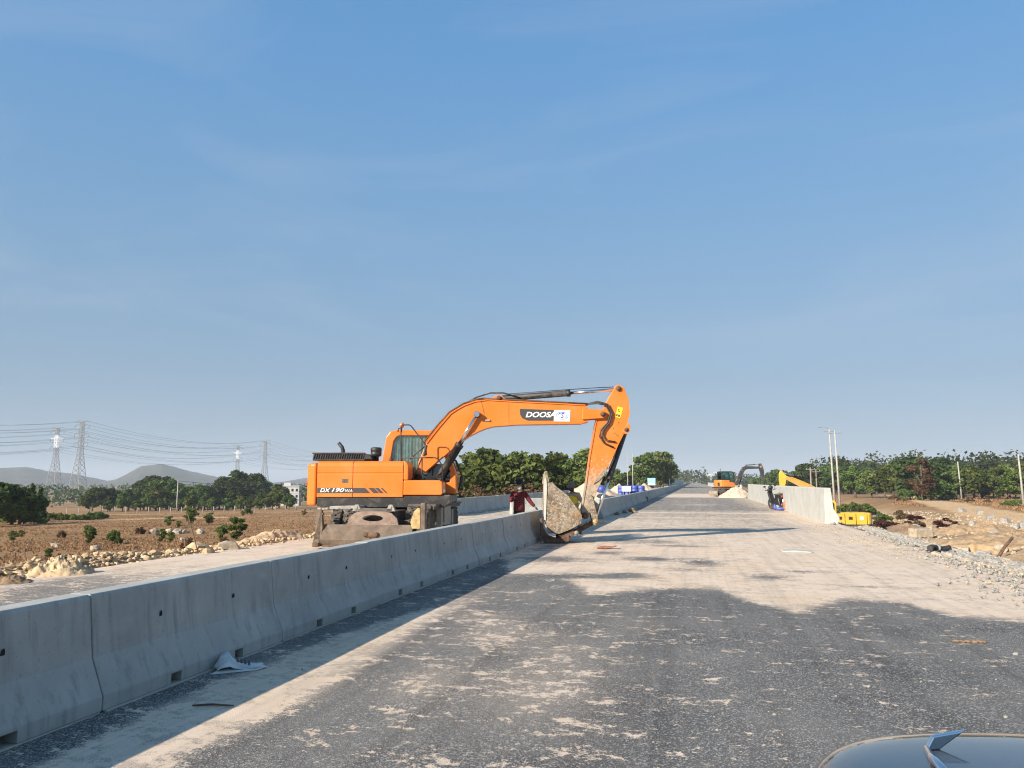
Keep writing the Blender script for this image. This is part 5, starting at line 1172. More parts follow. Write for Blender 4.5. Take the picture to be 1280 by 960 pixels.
# ============================================================ litter on the road
M['bag'] = simple('paper_bag', (.62, .62, .60), .8, 0, .15, 9, .4, (.45, .38, .30), .3)
bg_ = thing('cement_bag', 'crumpled white paper bag against the foot of the barrier', 'bag', (-3.93, 6.22, .005), RAD(38))
V = []; F = []; rs = np.random.RandomState(8)
for i in range(9):
    for j in range(6):
        u, v_ = i/8, j/5; V.append((-.17 + .40*u + .02*rs.randn()*.4, -.10 + .2*v_, .008 + (.15*math.exp(-((u-.22)/.18)**2)*(.25+.75*v_) + .02*rs.rand())*(1 - u*.5)))
for i in range(8):
    for j in range(5): F.append((i*6+j, i*6+j+6, i*6+j+7, i*6+j+1))
o = MB().add(V, F, True).build('bag_body', M['bag'], bg_); o.modifiers.new('s', 'SOLIDIFY').thickness = .006
o = MB().add([(-.22,-.14,.004),(.16,-.15,.006),(.26,-.06,.012),(.1,-.02,.012),(-.16,-.05,.010)], [(0,1,2,3,4)]).build('bag_flap', M['bag'], bg_); o.modifiers.new('s', 'SOLIDIFY').thickness = .004
for k in range(4): MB().box((.0 + k*.032, -.062, .085 - k*.012), (.018, .05, .004), (.55, .1, .1)).build('print_mark', M['dark_print'], bg_)
o = MB().prism([(-.24, .01), (-.20, .035), (-.05, .06), (.12, .05), (.24, .07), (.25, .055), (.1, .02), (-.05, .005)], -.09, .1).build('rusty_plate', simple('red_rust', (.26, .085, .05), .8, 0, .4, 9, .3), None, .006); o.location = (-2.13, 19.06, .005); o.rotation_euler.z = .1; tag(o, 'bent red-brown rusty plate lying on the dusty road', 'plate')
o = MB().prism([(-.32, 0), (-.3, .03), (-.05, .05), (.2, .035), (.34, .02), (.3, 0)], -.22, .2).build('flat_stone', M['concrete_pale'], None, .01); o.location = (2.25, 19.2, .003); tag(o, 'flat pale concrete scrap lying on the dusty road', 'slab')
o = MB().tube([(-.16, 0, .012), (-.02, .012, .016), (.14, -.005, .012)], [.006, .008, .005], 6).build('twig', M['rust']); o.location = (-3.43, 5.17, 0); o.rotation_euler.z = .24; tag(o, 'thin dark twig on the dust strip near the barrier', 'twig')
tb_ = thing('rag', 'brown muddy rag lying on the clean asphalt', 'rag', (2.66, 8.92, 0), .1)
for k in range(5): MB().rock((-.12 + .06*k, rk.uniform(-.02, .02), .012), rk.uniform(.03, .05), 70+k, .35, 1).build('fold', M['earth_dark'], tb_)
o = MB().box((0, 0, .05), (.3, .14, .1)).build('timber_block', M['earth'], None, .008); o.location = (-3.55, 30.2, 0); o.rotation_euler.z = .3; tag(o, 'short yellow timber block on the road past the bucket', 'timber')
for x, y, r in ((1.3, 6.84, .018), (1.75, 7.1, .015), (2.05, 6.2, .015), (-2.3, 12.8, .03), (2.9, 8.4, .025), (.5, 5.9, .012), (1.0, 6.5, .012), (-3.9, 14.3, .05)): boulder(x, y, r, M['stone'], 'single pale pebble on the bare asphalt', 'single pebbles on the asphalt', 0, 'pebble', 'pebble')

# ============================================================ small excavator
def wheel_small(parent, x, y, r, w_):
    h = MB().lathe([(r*.2, -w_*.35), (r*.3, -w_*.2), (r*.3, w_*.2), (r*.2, w_*.35)], n=12, ax='y').build('wheel', M['grey_metal'], parent); h.location = (x, y, r)
    MB().lathe([(r*.55, -w_*.5), (r*.9, -w_*.5), (r, -w_*.35), (r, w_*.35), (r*.9, w_*.5), (r*.55, w_*.5)], n=20, ax='y').build('tyre', M['rubber'], h)
    MB().lathe([(r*.2, -w_*.2), (r*.56, -w_*.38), (r*.56, w_*.38), (r*.2, w_*.2)], n=16, ax='y').build('rim', M['orange'], h)
S = thing('small_excavator', 'small orange wheeled excavator with black cab and boom beside the parapet wall', 'excavator', (3.35, 88.5, 0), RAD(24))
MB().box((.1, 0, .72), (2.5, 1.0, .3)).box((-.75, 0, .5), (.2, 1.5, .2)).box((.95, 0, .5), (.2, 1.5, .2)).build('chassis', M['frame_metal'], S, .02)
for x in (-.75, .95):
    for yy in (-.8, .8): wheel_small(S, x, yy, .42, .3)
MB().prism([(-1.5, .1), (-1.58, .3), (-1.5, .62), (-1.42, .62), (-1.46, .3), (-1.4, .1)], -1.0, 1.0).build('dozer_blade', M['mud_steel'], S, .01)
MB().bar((-1.45, -.4, .35), (-.6, -.4, .6), .1, .12).bar((-1.45, .4, .35), (-.6, .4, .6), .1, .12).build('blade_arm', M['frame_metal'], S)
MB().prism([(-1.15, .9), (-1.2, 1.05), (1.0, 1.05), (1.05, .9)], -1.0, 1.0).build('deck', bk, S, .01)
pl = [(.0, -1.0)] + [(.0 - 1.25*math.cos(a)**.6, 1.0*math.sin(a)) for a in [RAD(-85 + 170*k/12) for k in range(13)]] + [(.0, 1.0)]
hs_ = MB().prism(pl, 1.06, 1.78, 'z').build('engine_housing', M['orange'], S, .06, 3)
MB().box((-1.12, -.45, 1.35), (.12, .5, .34)).box((-1.17, .3, 1.3), (.1, .3, .2)).build('rear_grille', bk, hs_)
MB().prism([(-.1, 1.06), (-.1, 1.6), (.55, 1.5), (.6, 1.06)], -1.0, -.15).build('side_cover', M['orange'], S, .03)
oc = [(-.55, 1.75), (-.52, 2.6), (-.4, 2.75), (.75, 2.75), (.95, 2.55), (1.05, 1.7), (1.0, 1.08), (.1, 1.08)]; ic = [(-.44, 1.85), (-.42, 2.5), (-.32, 2.62), (.66, 2.62), (.83, 2.48), (.92, 1.75), (.88, 1.4), (.15, 1.5)]
mb = MB(); frame_prism(mb, oc, ic, -.12, -.06); frame_prism(mb, oc, ic, .92, .98); mb.box((.15, .43, 2.72), (1.15, 1.0, .06)).box((-.5, .43, 2.66), (.06, 1.0, .1)).box((-.5, -.07, 2.2), (.07, .07, .95)).box((-.5, .93, 2.2), (.07, .07, .95)).box((-.5, .43, 1.8), (.06, 1.0, .1))
cb = mb.build('cab', bk, S, .01); sg = clear_glass('small_cab_glass', (.5, .72, .68))
MB().prism(ic, -.095, -.085).build('window', sg, cb); MB().prism(ic, .945, .955).build('window', sg, cb); MB().box((-.5, .43, 2.25), (.012, .9, .8)).build('rear_window', sg, cb)
MB().box((.2, .43, 1.75), (.4, .45, .15)).box((.0, .43, 2.05), (.12, .42, .6)).build('seat', M['cab_dark'], cb, .03)
MB().tube([(-.5, .1, 2.7), (-.55, .1, 2.95)], .02, 6).lathe([(.03, 0), (.05, .03), (.05, .1), (.01, .12)], (-.55, .1, 2.92), 8).build('beacon', bk, S)
bm_ = simple('dark_grey_paint', (.055, .055, .06), .5, 0, .3, 3, .3)
MB().prism([(.95, 1.2), (1.0, 1.7), (1.5, 2.7), (1.85, 3.2), (2.2, 3.32), (3.9, 3.28), (4.0, 3.15), (3.9, 3.05), (2.35, 2.98), (2.1, 2.85), (1.75, 2.3), (1.2, 1.2)], -.5, -.28).build('boom', bm_, S, .02)
cylinder_ram(S, (1.35, -.39, 1.1), (1.95, -.39, 2.85), .6, .06, .035, bk, 'boom_cylinder'); cylinder_ram(S, (2.3, -.39, 3.42), (4.0, -.39, 3.55), .6, .055, .03, bk, 'arm_cylinder')
MB().prism([(3.85, 3.6), (4.1, 3.62), (4.35, 3.0), (4.42, 2.0), (4.36, 1.25), (4.22, 1.25), (3.95, 2.6), (3.8, 3.2)], -.49, -.29).build('arm', bm_, S, .015)
MB().box((4.0, -.39, 3.25), (.22, .3, .22)).build('joint_cover', M['ochre_mud'], S, .03)
MB().prism([(4.15, 1.3), (4.5, 1.3), (4.55, .9), (4.35, .55), (4.0, .5), (3.8, .8), (3.85, .95), (4.1, .85)], -.7, -.1).build('bucket', M['rust'], S, .02)

# ============================================================ yellow excavator below the wall
M['yellow'] = paint('yellow_paint', (.62, .36, .03), .6); M['yellow_brown'] = paint('yellow_paint_dirty', (.46, .26, .05), .8)
Yx = thing('yellow_excavator', 'dirty yellow tracked excavator down behind the end of the parapet wall', 'excavator', (10.55, 62, -2.4), RAD(180 + 2))
for s in (-1, 1):
    tk = MB().prism([(-1.6, .3), (-1.45, .08), (-1.2, 0), (1.2, 0), (1.45, .08), (1.6, .3), (1.6, .45), (1.4, .66), (-1.4, .66), (-1.6, .45)], s*.95-.25, s*.95+.25).build('track', M['rubber'], Yx, .02)
    for k in range(4):
        MB().lathe([(.14, -.27), (.17, -.25), (.17, .25), (.14, .27)], (-1.0 + .66*k, s*.95, .2), 12, 'y').build('roller', M['rust'], tk)
MB().box((0, 0, .62), (1.4, 1.5, .3)).build('chassis', M['frame_metal'], Yx, .02)
MB().box((-.4, 0, .86), (3.4, 2.4, .12)).build('deck', bk, Yx, .01)
pl = [(-1.55, -1.2)] + [(-1.5 - .5*math.cos(a)**.6, 1.2*math.sin(a)) for a in [RAD(-82 + 164*k/12) for k in range(13)]] + [(-1.55, 1.2)]
MB().prism(pl, .92, 1.75, 'z').build('counterweight', M['yellow'], Yx, .08, 3)
for s in (-1, 1):
    for x0, x1 in ((-1.52, -.78), (-.76, -.02), (0, .62)):
        pn = MB().box(((x0+x1)/2, s*1.17, 1.32), (x1-x0-.03, .06, .78)).build('side_panel', M['yellow'], Yx, .015)
        MB().box(((x0+x1)/2, s*1.205, 1.38), ((x1-x0)*.36, .02, .22)).build('vent', bk if x0 != -1.52 else M['white_print'], pn)
MB().box((-.5, 0, 1.3), (2.0, 2.2, .7)).box((-.6, 0, 1.72), (1.6, 1.8, .1)).build('engine_hood', M['yellow'], Yx, .03)
MB().tube([(-.6, .3, 1.7), (-.6, .3, 2.1)], .05, 8).build('exhaust', bk, Yx)
oc = [(.55, .92), (.55, 2.5), (.7, 2.65), (1.6, 2.65), (1.85, 2.0), (1.9, .92)]; ic = [(.66, 1.6), (.66, 2.4), (.76, 2.52), (1.5, 2.52), (1.72, 1.95), (1.74, 1.4)]
mb = MB(); frame_prism(mb, oc, ic, .3, .36); frame_prism(mb, oc, ic, 1.1, 1.16); mb.box((1.1, .73, 2.62), (1.0, .8, .06))
cb = mb.build('cab', M['yellow'], Yx, .01); MB().prism(ic, 1.125, 1.135).build('window', M['dark_glass'], cb); MB().prism(ic, .325, .335).build('window', M['dark_glass'], cb)
MB().prism([(.5, 1.1), (.6, 1.9), (1.1, 3.0), (1.65, 3.5), (2.6, 3.98), (3.75, 4.45), (3.9, 4.32), (3.8, 4.15), (2.8, 3.6), (1.95, 3.05), (1.5, 2.4), (1.05, 1.1)], -.25, .2).build('boom', M['yellow_brown'], Yx, .02)
MB().prism([(1.65, 3.56), (2.6, 4.03), (3.4, 4.36), (3.4, 4.31), (2.6, 3.98), (1.65, 3.51)], -.3, .25).build('boom_flange', M['yellow'], Yx)
cylinder_ram(Yx, (1.2, .3, 1.2), (2.0, .3, 3.3), .55, .08, .045, bk, 'boom_cylinder'); cylinder_ram(Yx, (2.2, 0, 4.1), (4.05, 0, 4.72), .6, .07, .04, bk, 'arm_cylinder')
MB().prism([(3.66, 4.28), (3.85, 4.55), (4.06, 4.82), (4.20, 4.82), (4.28, 4.6), (4.30, 4.2), (4.22, 3.0), (4.1, 1.8), (3.98, 1.8), (3.98, 3.3), (3.80, 4.12)], -.2, .15).build('arm', M['yellow'], Yx, .02)
MB().prism([(3.72, 3.3), (3.9, 4.0), (4.05, 4.0), (4.1, 3.0), (3.9, 2.6)], -.24, -.21).build('arm_guard', M['rust'], Yx, .01)
MB().prism([(3.9, 1.9), (4.3, 1.9), (4.35, 1.3), (4.0, .9), (3.5, .9), (3.3, 1.3), (3.5, 1.5)], -.5, .45).build('bucket', M['rust'], Yx, .02)

# ============================================================ scooter with its load
def lathe_part(parent, name, prof, c, n, ax, mat): return MB().lathe(prof, c, n, ax).build(name, mat, parent)
MO = thing('scooter', 'black step-through motorbike parked by the parapet wall, seen from behind', 'motorbike', (4.66, 47.5, 0), RAD(22)); MO.rotation_euler = (0, RAD(-8), RAD(22)); MO.scale = (1.12,)*3
for y0 in (-.6, .62):
    h = MB().lathe([(.03, -.05), (.05, -.04), (.05, .04), (.03, .05)], n=10, ax='x').build('wheel', M['grey_metal'], MO); h.location = (0, y0, .28)
    MB().lathe([(.2, -.04), (.26, -.045), (.28, -.02), (.28, .02), (.26, .045), (.2, .04)], n=20, ax='x').build('tyre', M['rubber'], h)
    MB().lathe([(.05, -.01), (.205, -.03), (.205, .03), (.05, .01)], n=16, ax='x').build('rim', M['galv'], h)
gl_ = simple('black_plastic', (.015, .015, .016), .3)
MB().prism([(-.85, .62), (-.8, .8), (-.2, .78), (-.05, .55), (.2, .4), (.35, .45), (.5, .95), (.6, .92), (.48, .4), (.2, .25), (-.4, .28), (-.7, .45)], -.13, .13, 'x').build('body', gl_, MO, .03, 3)
MB().prism([(-.8, .8), (-.78, .88), (-.5, .87), (-.1, .83), (0, .76), (-.2, .77)], -.14, .14, 'x').build('seat', M['rubber'], MO, .03, 3)
MB().box((0, -.83, .72), (.22, .06, .1)).build('tail_light', simple('red_lens', (.45, .05, .04), .25), MO, .02)
MB().box((0, -.84, .5), (.2, .015, .15), (.15, 0, 0)).build('number_plate', M['white_print'], MO)
MB().prism([(-.86, .42), (-.8, .6), (-.6, .6), (-.5, .55), (-.6, .5)], -.05, .05, 'x').build('mudguard', gl_, MO, .01)
MB().tube([(-.32, .38, 1.04), (-.2, .44, 1.02), (0, .48, .98), (.2, .44, 1.02), (.32, .38, 1.04)], .016, 8).build('handlebar', bk, MO)
MB().box((0, .5, 1.0), (.22, .18, .2)).build('headlamp_cowl', gl_, MO, .05, 3)
for s in (-1, 1):
    MB().tube([(s*.22, .42, 1.02), (s*.28, .42, 1.18)], .008, 6).build('mirror_stalk', bk, MO); MB().box((s*.30, .42, 1.23), (.13, .03, .09)).build('mirror', gl_, MO, .02)
    MB().tube([(s*.12, -.55, .28), (s*.12, -.5, .62)], .03, 8).build('shock_absorber', M['galv'], MO)
MB().tube([(.14, .1, .22), (.15, -.3, .24), (.16, -.75, .34)], [.03, .05, .055], 10).build('exhaust', M['galv'], MO)
MB().tube([(-.05, 0, .3), (-.22, -.1, .0)], .014, 6).build('side_stand', bk, MO)
hl = MB().lathe([(.12, 0), (.135, .06), (.13, .13), (.08, .19), (.01, .21)], (0,0,0), 16).build('helmet', gl_); hl.location = (4.36, 48.0, 1.2); tag(hl, 'black helmet resting on the motorbike handlebar', 'helmet')
def bundle(name, label, cat, loc, dims, mat, seed):
    mb = MB(); vs, fs = ICO[2]; r_ = random.Random(seed); out = []
    for v_ in vs:
        k = 1 + .16*math.sin(v_[0]*7+seed) * math.cos(v_[1]*6) + r_.uniform(-.05, .05); out.append((v_[0]*dims[0]*k, v_[1]*dims[1]*k, max(-.92, v_[2])*dims[2]*k))
    o = mb.add(out, fs, True).build(name, mat); o.location = (loc[0], loc[1], loc[2] + dims[2]*.9); return tag(o, label, cat)
M['tarp_blue'] = simple('blue_tarpaulin', (.10, .12, .46), .6, 0, .3, 6); M['sack'] = simple('orange_net_sack', (.62, .17, .07), .8, 0, .35, 12, bumps=.6, bscale=40)
bundle('tarpaulin', 'crumpled blue tarpaulin on the road behind the motorbike', 'tarpaulin', (4.72, 46.5, 0), (.26, .2, .09), M['tarp_blue'], 3)
bundle('tarpaulin', 'blue tarpaulin fold upright beside the motorbike wheel', 'tarpaulin', (4.45, 46.9, 0), (.08, .2, .18), M['tarp_blue'], 5)
for k, (x, z, a) in enumerate(((5.08, 0, .2), (5.24, .0, .3), (5.04, .2, .2), (5.20, .22, .4))):
    bundle('net_sack', 'stuffed orange net sack heaped between motorbike and parapet wall', 'sack', (x - .02, 45.8 + .16*(k % 2), z), (.25, .25, .2), M['sack'], 10+k)['group'] = 'orange sacks by the motorbike'

# ============================================================ things beyond the barriers
M['drum_blue'] = simple('blue_plastic', (.045, .085, .36), .45, 0, .2, 4, .3, (.35, .3, .25))
def drum(x, y, z, label, lying=False):
    D = thing('plastic_drum', label, 'drum', (x, y, z), rk.uniform(0, 6), 'blue drums beyond the barriers'); 
    if lying: D.rotation_euler = (PI/2, 0, .4); D.location.z += .29
    MB().lathe([(.25, 0), (.285, .04), (.29, .28), (.27, .30), (.29, .32), (.29, .58), (.27, .60), (.29, .62), (.28, .86), (.24, .9)], n=18).build('drum_body', M['drum_blue'], D)
    MB().lathe([(.25, .9), (.25, .915), (.001, .915)], n=18).build('lid', M['drum_blue'], D)
for x in (-7.9, -7.25): drum(x, 60.6, .75, 'blue plastic drum lying on the long sand heap', True)
for i in range(4): drum(-6.05 + .62*i*.9, 66 + .1*i, .38, 'blue plastic drum in the row behind the barriers')
for i in range(3): drum(-5.8 + .6*i, 66.8, .38, 'blue plastic drum in the row behind the barriers')
pt = thing('pallet', 'low timber pallet under the blue drums', 'pallet', (-5.2, 66.3, 0)); 
for k in range(7): MB().box((-1.2 + .4*k, 0, .34), (.3, 1.5, .04)).build('board', M['pole_wood'], pt)
for k in range(3): MB().box((0, -.6 + .6*k, .16), (2.7, .1, .32)).build('runner', M['pole_wood'], pt)
nb2 = thing('notice_board', 'small white notice board in front of the blue drums', 'sign', (-5.55, 65.2, 0)); MB().box((0, 0, 1.02), (.75, .03, .42)).build('board', M['white_print'], nb2, .005); MB().box((-.25, 0.03, .5), (.05, .03, 1.0)).box((.25, .03, .5), (.05, .03, 1.0)).build('post', M['galv'], nb2)
for k in range(4): MB().box((0, -.018, 1.14 - .08*k), (.55 - .1*(k % 2), .004, .02)).build('print_line', M['dark_print'], nb2)
sg_ = thing('site_sign', 'light blue site sign on two posts beside the far barriers', 'sign', (-5.1, 96, 0)); MB().box((0, 0, 1.75), (.95, .04, .6)).build('panel', simple('sign_blue', (.25, .55, .68), .5), sg_, .005)
MB().box((-.4, .04, .9), (.06, .04, 1.8)).build('post', M['galv'], sg_); MB().box((.4, .04, .9), (.06, .04, 1.8)).build('post', M['galv'], sg_); MB().box((0, -.025, 1.3), (.9, .02, .22)).build('lower_panel', M['white_print'], sg_)
hd = thing('site_hoarding', 'long grey-green sheet hoarding beside the far barriers', 'hoarding', (-6.3, 205, 0)); M['sheet'] = simple('grey_green_sheet', (.34, .42, .40), .5, 0, .12, .5)
me = MB().box((0, 1.48, 1.15), (.05, 2.94, 2.2)).mesh('sheet'); me.materials.append(M['sheet'])
for k in range(90): obj('sheet', me, None, hd).location = (0, 3*k, 0)
for k in range(0, 90, 3): MB().box((-.06, 3*k, 1.1), (.07, .08, 2.3)).build('post', M['galv'], hd)
MB().box((0, -.04, 1.15), (.09, .06, 2.3)).build('end_post', M['white_print'], hd)
# skyline blocks at the road end
for k, (az, w_, h) in enumerate(((-.5, 26, 17), (.15, 18, 24), (.55, 30, 14), (1.05, 22, 20), (1.6, 16, 26), (2.0, 30, 15), (-1.2, 30, 12), (2.5, 22, 18))):
    x, y = azpos(az, 1900 + 60*(k % 3)); B_ = thing('distant_block', f'hazy pale building block on the skyline where the road ends, {["low and wide", "slim", "broad", "square", "the tallest", "low", "lowest", "stepped"][k]}', 'building', (x, y, -11)); hh = h + 9
    MB().box((0, 0, hh/2), (w_, 16, hh)).build('wall', M['plaster'], B_); MB().box((w_*.15, 0, hh + 1), (w_*.4, 8, 2)).box((0, 0, hh+.2), (w_+1, 17, .5)).build('roof', M['plaster'], B_)
    for f in range(int(hh/3.4)): MB().box((0, -8.05, 2 + f*3.4), (w_*.9, .3, 1.4)).build('window', M['dark_glass'], B_)

# ============================================================ people
M['skin'] = simple('skin', (.30, .17, .11), .6, 0, .1, 8)
def skin_mesh(name, chains, parent, mat, root=0, sub=2, branch=.6):
    """chains: list of [(x,y,z,r), ...]; points that coincide are welded; grown with a Skin modifier"""
    vs, rs, es, idx = [], [], [], {}
    def vid(p):
        k = (round(p[0], 3), round(p[1], 3), round(p[2], 3))
        if k not in idx: idx[k] = len(vs); vs.append(p[:3]); rs.append(p[3])
        return idx[k]
    for ch in chains:
        ids = [vid(p) for p in ch]
        es += [(a, b_) for a, b_ in zip(ids[:-1], ids[1:]) if a != b_]
    me = bpy.data.meshes.new(name); me.from_pydata(vs, es, [])
    o = obj(name, me, mat, parent); o.modifiers.new('skin', 'SKIN').use_smooth_shade = True
    if not me.skin_vertices: return o
    for i, r in enumerate(rs):
        sv = me.skin_vertices[0].data[i]; rr = r if isinstance(r, tuple) else (r, r); sv.radius = rr; sv.use_root = (i == root)
    s = o.modifiers.new('sub', 'SUBSURF'); s.levels = sub; s.render_levels = sub
    return o
def person(label, loc, rz, pose, shirt, pants, hat, glove=None, mask=None, vest=None, scale=1.0, lean=0.0):
    P = thing('person', label, 'person', loc, rz); P.scale = (scale,)*3; P.rotation_euler = (lean, 0, rz)
    # facing local -y; right hand side of the body is -x
    pel = (0, 0, .92); ch = (0, -.01, 1.28); nk = (0, -.01, 1.42)
    def arm(s, el, ha): return [(s*.17, 0, 1.36), el, ha]
    sh = {s: (s*.18, 0, 1.355) for s in (-1, 1)}
    body = [[(0, 0, .92, (.14, .10)), (0, -.005, 1.10, (.135, .095)), (0, -.01, 1.28, (.155, .10)), (0, -.01, 1.38, (.09, .075)), (0, -.015, 1.45, .055), (0, -.03, 1.52, (.068, .078)), (0, -.03, 1.60, (.078, .092)), (0, -.025, 1.68, (.06, .07))]]
    for s in (-1, 1):
        e, h = pose[s]
        body.append([(0, -.01, 1.38, (.09, .075)), (*sh[s], .052), (*e, .040), (*h, .028)])
        body.append([(0, 0, .92, (.14, .10)), (s*.095, 0, .84, .082), (s*.11, pose.get('knee', -.03), .48, .056), (s*.12, .03, .10, .038), (s*.125, -.10, .045, .035)])
    skin_mesh('body', body, P, M['skin'])
    top = [[(0, 0, .80, (.20, .16)), (0, 0, .88, (.198, .155)), (0, 0, 1.0, (.19, .145)), (0, -.005, 1.14, (.19, .14)), (0, -.01, 1.28, (.20, .14)), (0, -.01, 1.39, (.12, .10))]]
    for s in (-1, 1):
        e, h = pose[s]; h2 = tuple(e[i] + (h[i]-e[i])*.9 for i in range(3))
        top.append([(0, -.01, 1.39, (.12, .10)), (*sh[s], .085), (*e, .068), (*h2, .054)])
    skin_mesh('shirt', top, P, shirt)
    leg = [[(0, 0, .98, (.15, .112)), (0, 0, .90, (.155, .115))]]
    for s in (-1, 1): leg.append([(0, 0, .90, (.155, .115)), (s*.095, 0, .82, .098), (s*.11, pose.get('knee', -.03), .48, .075), (s*.12, .03, .08, .06)])
    skin_mesh('trousers', leg, P, pants)
    for s in (-1, 1):
        MB().prism([(-.20, .0), (-.21, .05), (-.12, .10), (.03, .14), (.08, .12), (.09, 0)], -.05, .05, 'x').build('boot', M['cab_dark'], P, .02).location = (s*.12, 0.02, 0)
        # hand: palm, four fingers, thumb
        e, h = Vector(pose[s][0]), Vector(pose[s][1]); d = (h-e).normalized(); side = d.cross(Vector((0, 0, 1)))
        side = side.normalized() if side.length > .1 else Vector((1, 0, 0)); nrm = side.cross(d)
        def q(a, b_, c_, r): p = h + d*a + side*b_ + nrm*c_; return (p.x, p.y, p.z, r)
        chs = [[q(0, 0, 0, .034), q(.045, 0, 0, (.046, .028)), q(.085, 0, 0, (.046, .026))]]
        for f, (off, ln) in enumerate(((-.028, .065), (-.010, .078), (.010, .072), (.028, .055))):
            chs.append([q(.085, 0, 0, (.046, .026)), q(.10, off*1.2, 0, .0125), q(.10 + ln*.5, off*1.3, -.008, .012), q(.10 + ln, off*1.35, -.028, .010)])
        chs.append([q(.045, 0, 0, (.046, .028)), q(.05, -.045*s, -.006, .014), q(.085, -.055*s, -.02, .009)])
        skin_mesh('glove' if glove else 'hand', chs, P, glove or M['skin'], sub=1)
    # face
    MB().prism([(-.125, 1.60), (-.147, 1.565), (-.12, 1.56)], -.012, .012, 'x').build('nose', M['skin'], P, .004)
    for s in (-1, 1):
        MB().lathe([(.001, -.004), (.011, 0), (.001, .004)], (s*.032, -.118, 1.605), 8, 'y').build('eye', M['cab_dark'], P)
        MB().lathe([(.006, -.012), (.022, -.006), (.022, .004), (.005, .01)], (s*.08, -.02, 1.59), 8, 'x').build('ear', M['skin'], P)
    MB().box((0, -.112, 1.535), (.04, .006, .010)).build('mouth', M['rust'], P)
    if mask: MB().lathe([(.001, -.05), (.05, -.046), (.075, -.02), (.082, .02), (.078, .03)], (0, -.075, 1.535), 14, 'y').build('mask', mask, P)
    brim, hm = hat
    MB().lathe([(brim, 1.635), (brim, 1.645), (.115, 1.66), (.105, 1.70), (.095, 1.76), (.06, 1.785), (.001, 1.79)], (0, -.02, 0), 20).build('hat', hm, P)
    if vest:
        vv = [[(0, 0, 1.04, (.205, .16)), (0, -.005, 1.14, (.208, .16)), (0, -.01, 1.28, (.225, .165)), (0, -.01, 1.37, (.17, .135))]]
        skin_mesh('vest', vv, P, vest)
    return P
m, t, b = mat_new('red_plaid'); v = coords(t, rnd=False); sx = nd(t, 'ShaderNodeSeparateXYZ'); t.links.new(v, sx.inputs[0])
def stripes(ax, n_): return mth(t, 'GREATER_THAN', mth(t, 'SINE', mth(t, 'MULTIPLY', sx.outputs[ax], n_)), .0)
k_ = mth(t, 'MULTIPLY', mth(t, 'ADD', stripes(0, 95), stripes(2, 95)), .5)
t.links.new(mixc(t, k_, (.20, .012, .022), (.035, .012, .018)), b.inputs['Base Color']); b.inputs['Roughness'].default_value = .9; M['plaid'] = m
black_cloth = simple('black_cloth', (.016, .016, .018), .95, 0, .3, 9)
person('worker in red plaid shirt, black wide-brimmed hat and white chin mask behind the barrier', (-5.0, 22.15, 0), RAD(12), {-1: ((-.27, -.06, 1.10), (-.12, -.22, 1.24)), 1: ((.34, -.04, 1.10), (.50, -.08, .93))}, M['plaid'], black_cloth, (.27, black_cloth), black_cloth, M['white_print'], scale=.945)
khaki = simple('khaki_cloth', (.42, .35, .24), .95, 0, .2, 9)
person('worker in yellow vest, khaki shirt and cloth hat bending behind the bucket', (-3.62, 24.1, 0), RAD(-8), {-1: ((-.30, -.06, 1.08), (-.22, -.18, .86)), 1: ((.32, -.08, 1.10), (.24, -.22, .90))}, khaki, simple('brown_trousers', (.12, .09, .07), .95), (.17, simple('olive_hat', (.16, .145, .10), .95)), None, M['cab_dark'], simple('yellow_vest', (.80, .62, .03), .8, 0, .1), scale=.945, lean=RAD(16))
person('distant worker in green jacket and dark hat by the blue drums', (-4.95, 71, 0), RAD(40), {-1: ((-.27, -.03, 1.08), (-.25, -.12, .86)), 1: ((.27, -.05, 1.08), (.2, -.2, .95))}, simple('green_cloth', (.03, .17, .10), .9), black_cloth, (.17, black_cloth), scale=.96)

# ============================================================ the camera car
m, t, b = mat_new('black_car_paint'); b.inputs['Base Color'].default_value = (.008, .009, .011, 1); b.inputs['Roughness'].default_value = .22
b.inputs['Coat Weight'].default_value = 1; b.inputs['Coat Roughness'].default_value = .03
v = coords(t, rnd=False); dn = ramp(t, noise(t, v, 60, 5, .7), .45, .75)
t.links.new(mixc(t, mth(t, 'MULTIPLY', dn, .06), (.008, .009, .011), (.4, .34, .26)), b.inputs['Base Color']); M['car'] = m
CX_ = 1.06
CAR = thing('car', 'glossy black car with its bonnet corner showing beside the camera', 'car', (CX_, 0, 0))
def sup(u, p): return max(0.0, 1 - abs(u)**p)**(1/p)
def loft(stations, n=64, ex=7):
    mb = MB(); vs = []; fs = []
    for (y, w_, zb, zt, crown) in stations:
        for k in range(n):
            a = 2*PI*k/n; c_, s_ = math.cos(a), math.sin(a)
            x = w_*math.copysign(abs(c_)**(2/ex), c_); zz = math.copysign(abs(s_)**(2/ex), s_)
            z = (zb+zt)/2 + (zt-zb)/2*zz
            if s_ > 0: z += crown*(1 - (x/max(w_, 1e-4))**2)
            vs.append((x, y, z))
    for i in range(len(stations)-1):
        for k in range(n): fs.append((i*n+k, (i+1)*n+k, (i+1)*n+(k+1) % n, i*n+(k+1) % n))
    mb.add(vs, fs, True); e = len(stations)
    mb.f += [tuple(range(n)), tuple((e-1)*n + k for k in range(n))[::-1]]; mb.sm += [False, False]; return mb
st = []
for k in range(30):
    y = 1.0 + 1.16*math.sin(PI/2*k/29); u = (y-1.0)/1.17
    st.append((y, .885*sup(u, 5.5), .42 + .1*u, .42 + (.655 - .02*u)*sup(u, 9), .05*sup(u, 3)))
st = [(-2.6, .80, .45, .95, .02), (-2.5, .86, .40, .99, .02), (-1.8, .885, .36, 1.05, .02), (0, .885, .34, 1.075, .04)] + [(y_, w_, zb, zt, c_) for y_, w_, zb, zt, c_ in st]
loft(st).build('body', M['car'], CAR)
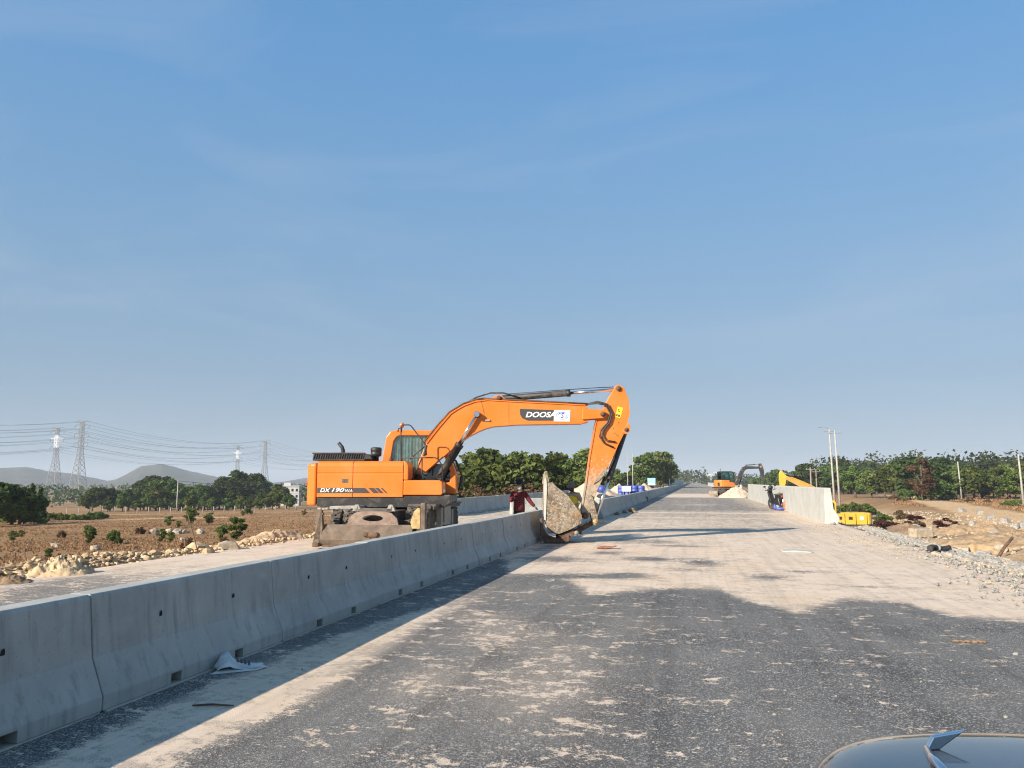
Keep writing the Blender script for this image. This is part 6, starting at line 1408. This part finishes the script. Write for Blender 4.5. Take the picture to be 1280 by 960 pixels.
cab_ = [(-2.3, .62, .9, 1.02, 0), (-2.0, .70, .9, 1.45, .02), (-1.2, .72, .9, 1.62, .02), (-.2, .70, .9, 1.60, .02), (.35, .68, .9, 1.30, .02), (.85, .66, .9, 1.04, .0)]
loft(cab_, 32, 5).build('cabin_glass', M['dark_glass'], CAR); loft([(-1.9, .60, 1.5, 1.56, .02), (-1.2, .70, 1.58, 1.65, .02), (-.2, .68, 1.58, 1.63, .02), (0, .66, 1.5, 1.58, .01)], 24, 5).build('roof', M['car'], CAR)
for yy in (1.25, -1.6):
    for s in (-1, 1):
        h = MB().lathe([(.05, -.09), (.22, -.10), (.23, .10), (.05, .09)], n=18, ax='x').build('wheel', M['galv'], CAR); h.location = (s*.80, yy, .34)
        MB().lathe([(.22, -.1), (.32, -.1), (.34, -.07), (.34, .07), (.32, .1), (.22, .1)], n=24, ax='x').build('tyre', M['rubber'], h)
for s in (-1, 1): MB().lathe([(.001, -.03), (.1, -.02), (.12, .03), (.1, .05)], (s*.6, 2.02, .78), 16, 'y').build('headlamp', M['lamp_glass'], CAR)
bd = MB().prism([(0, 0), (.018, .030), (.085, .042), (.030, .004)], -.006, .006).build('bonnet_fin', M['chrome'], CAR, .003); bd.location = (-.62, 1.80, 1.075); bd.rotation_euler.z = .2
bd = MB().tube([(0, 0, 0), (-.012, -.09, .008), (-.015, -.2, .014)], [.006, .008, .009], 8).build('bonnet_trim', M['chrome'], CAR); bd.location = (-.615, 1.80, 1.08)

# ============================================================ the dusty air
m = bpy.data.materials.new('haze_air'); m.use_nodes = True; t = m.node_tree; t.nodes.clear(); out = nd(t, 'ShaderNodeOutputMaterial')
pv = nd(t, 'ShaderNodeVolumePrincipled'); pv.inputs['Color'].default_value = (.78, .86, .95, 1); pv.inputs['Density'].default_value = HAZE; pv.inputs['Anisotropy'].default_value = 0.0
t.links.new(pv.outputs[0], out.inputs['Volume'])
hz = MB().box((0, 4300, 60), (21000, 11000, 170)).build('haze', m); tag(hz, 'thin pale dust haze filling the air over the plain', 'haze', kind='stuff')
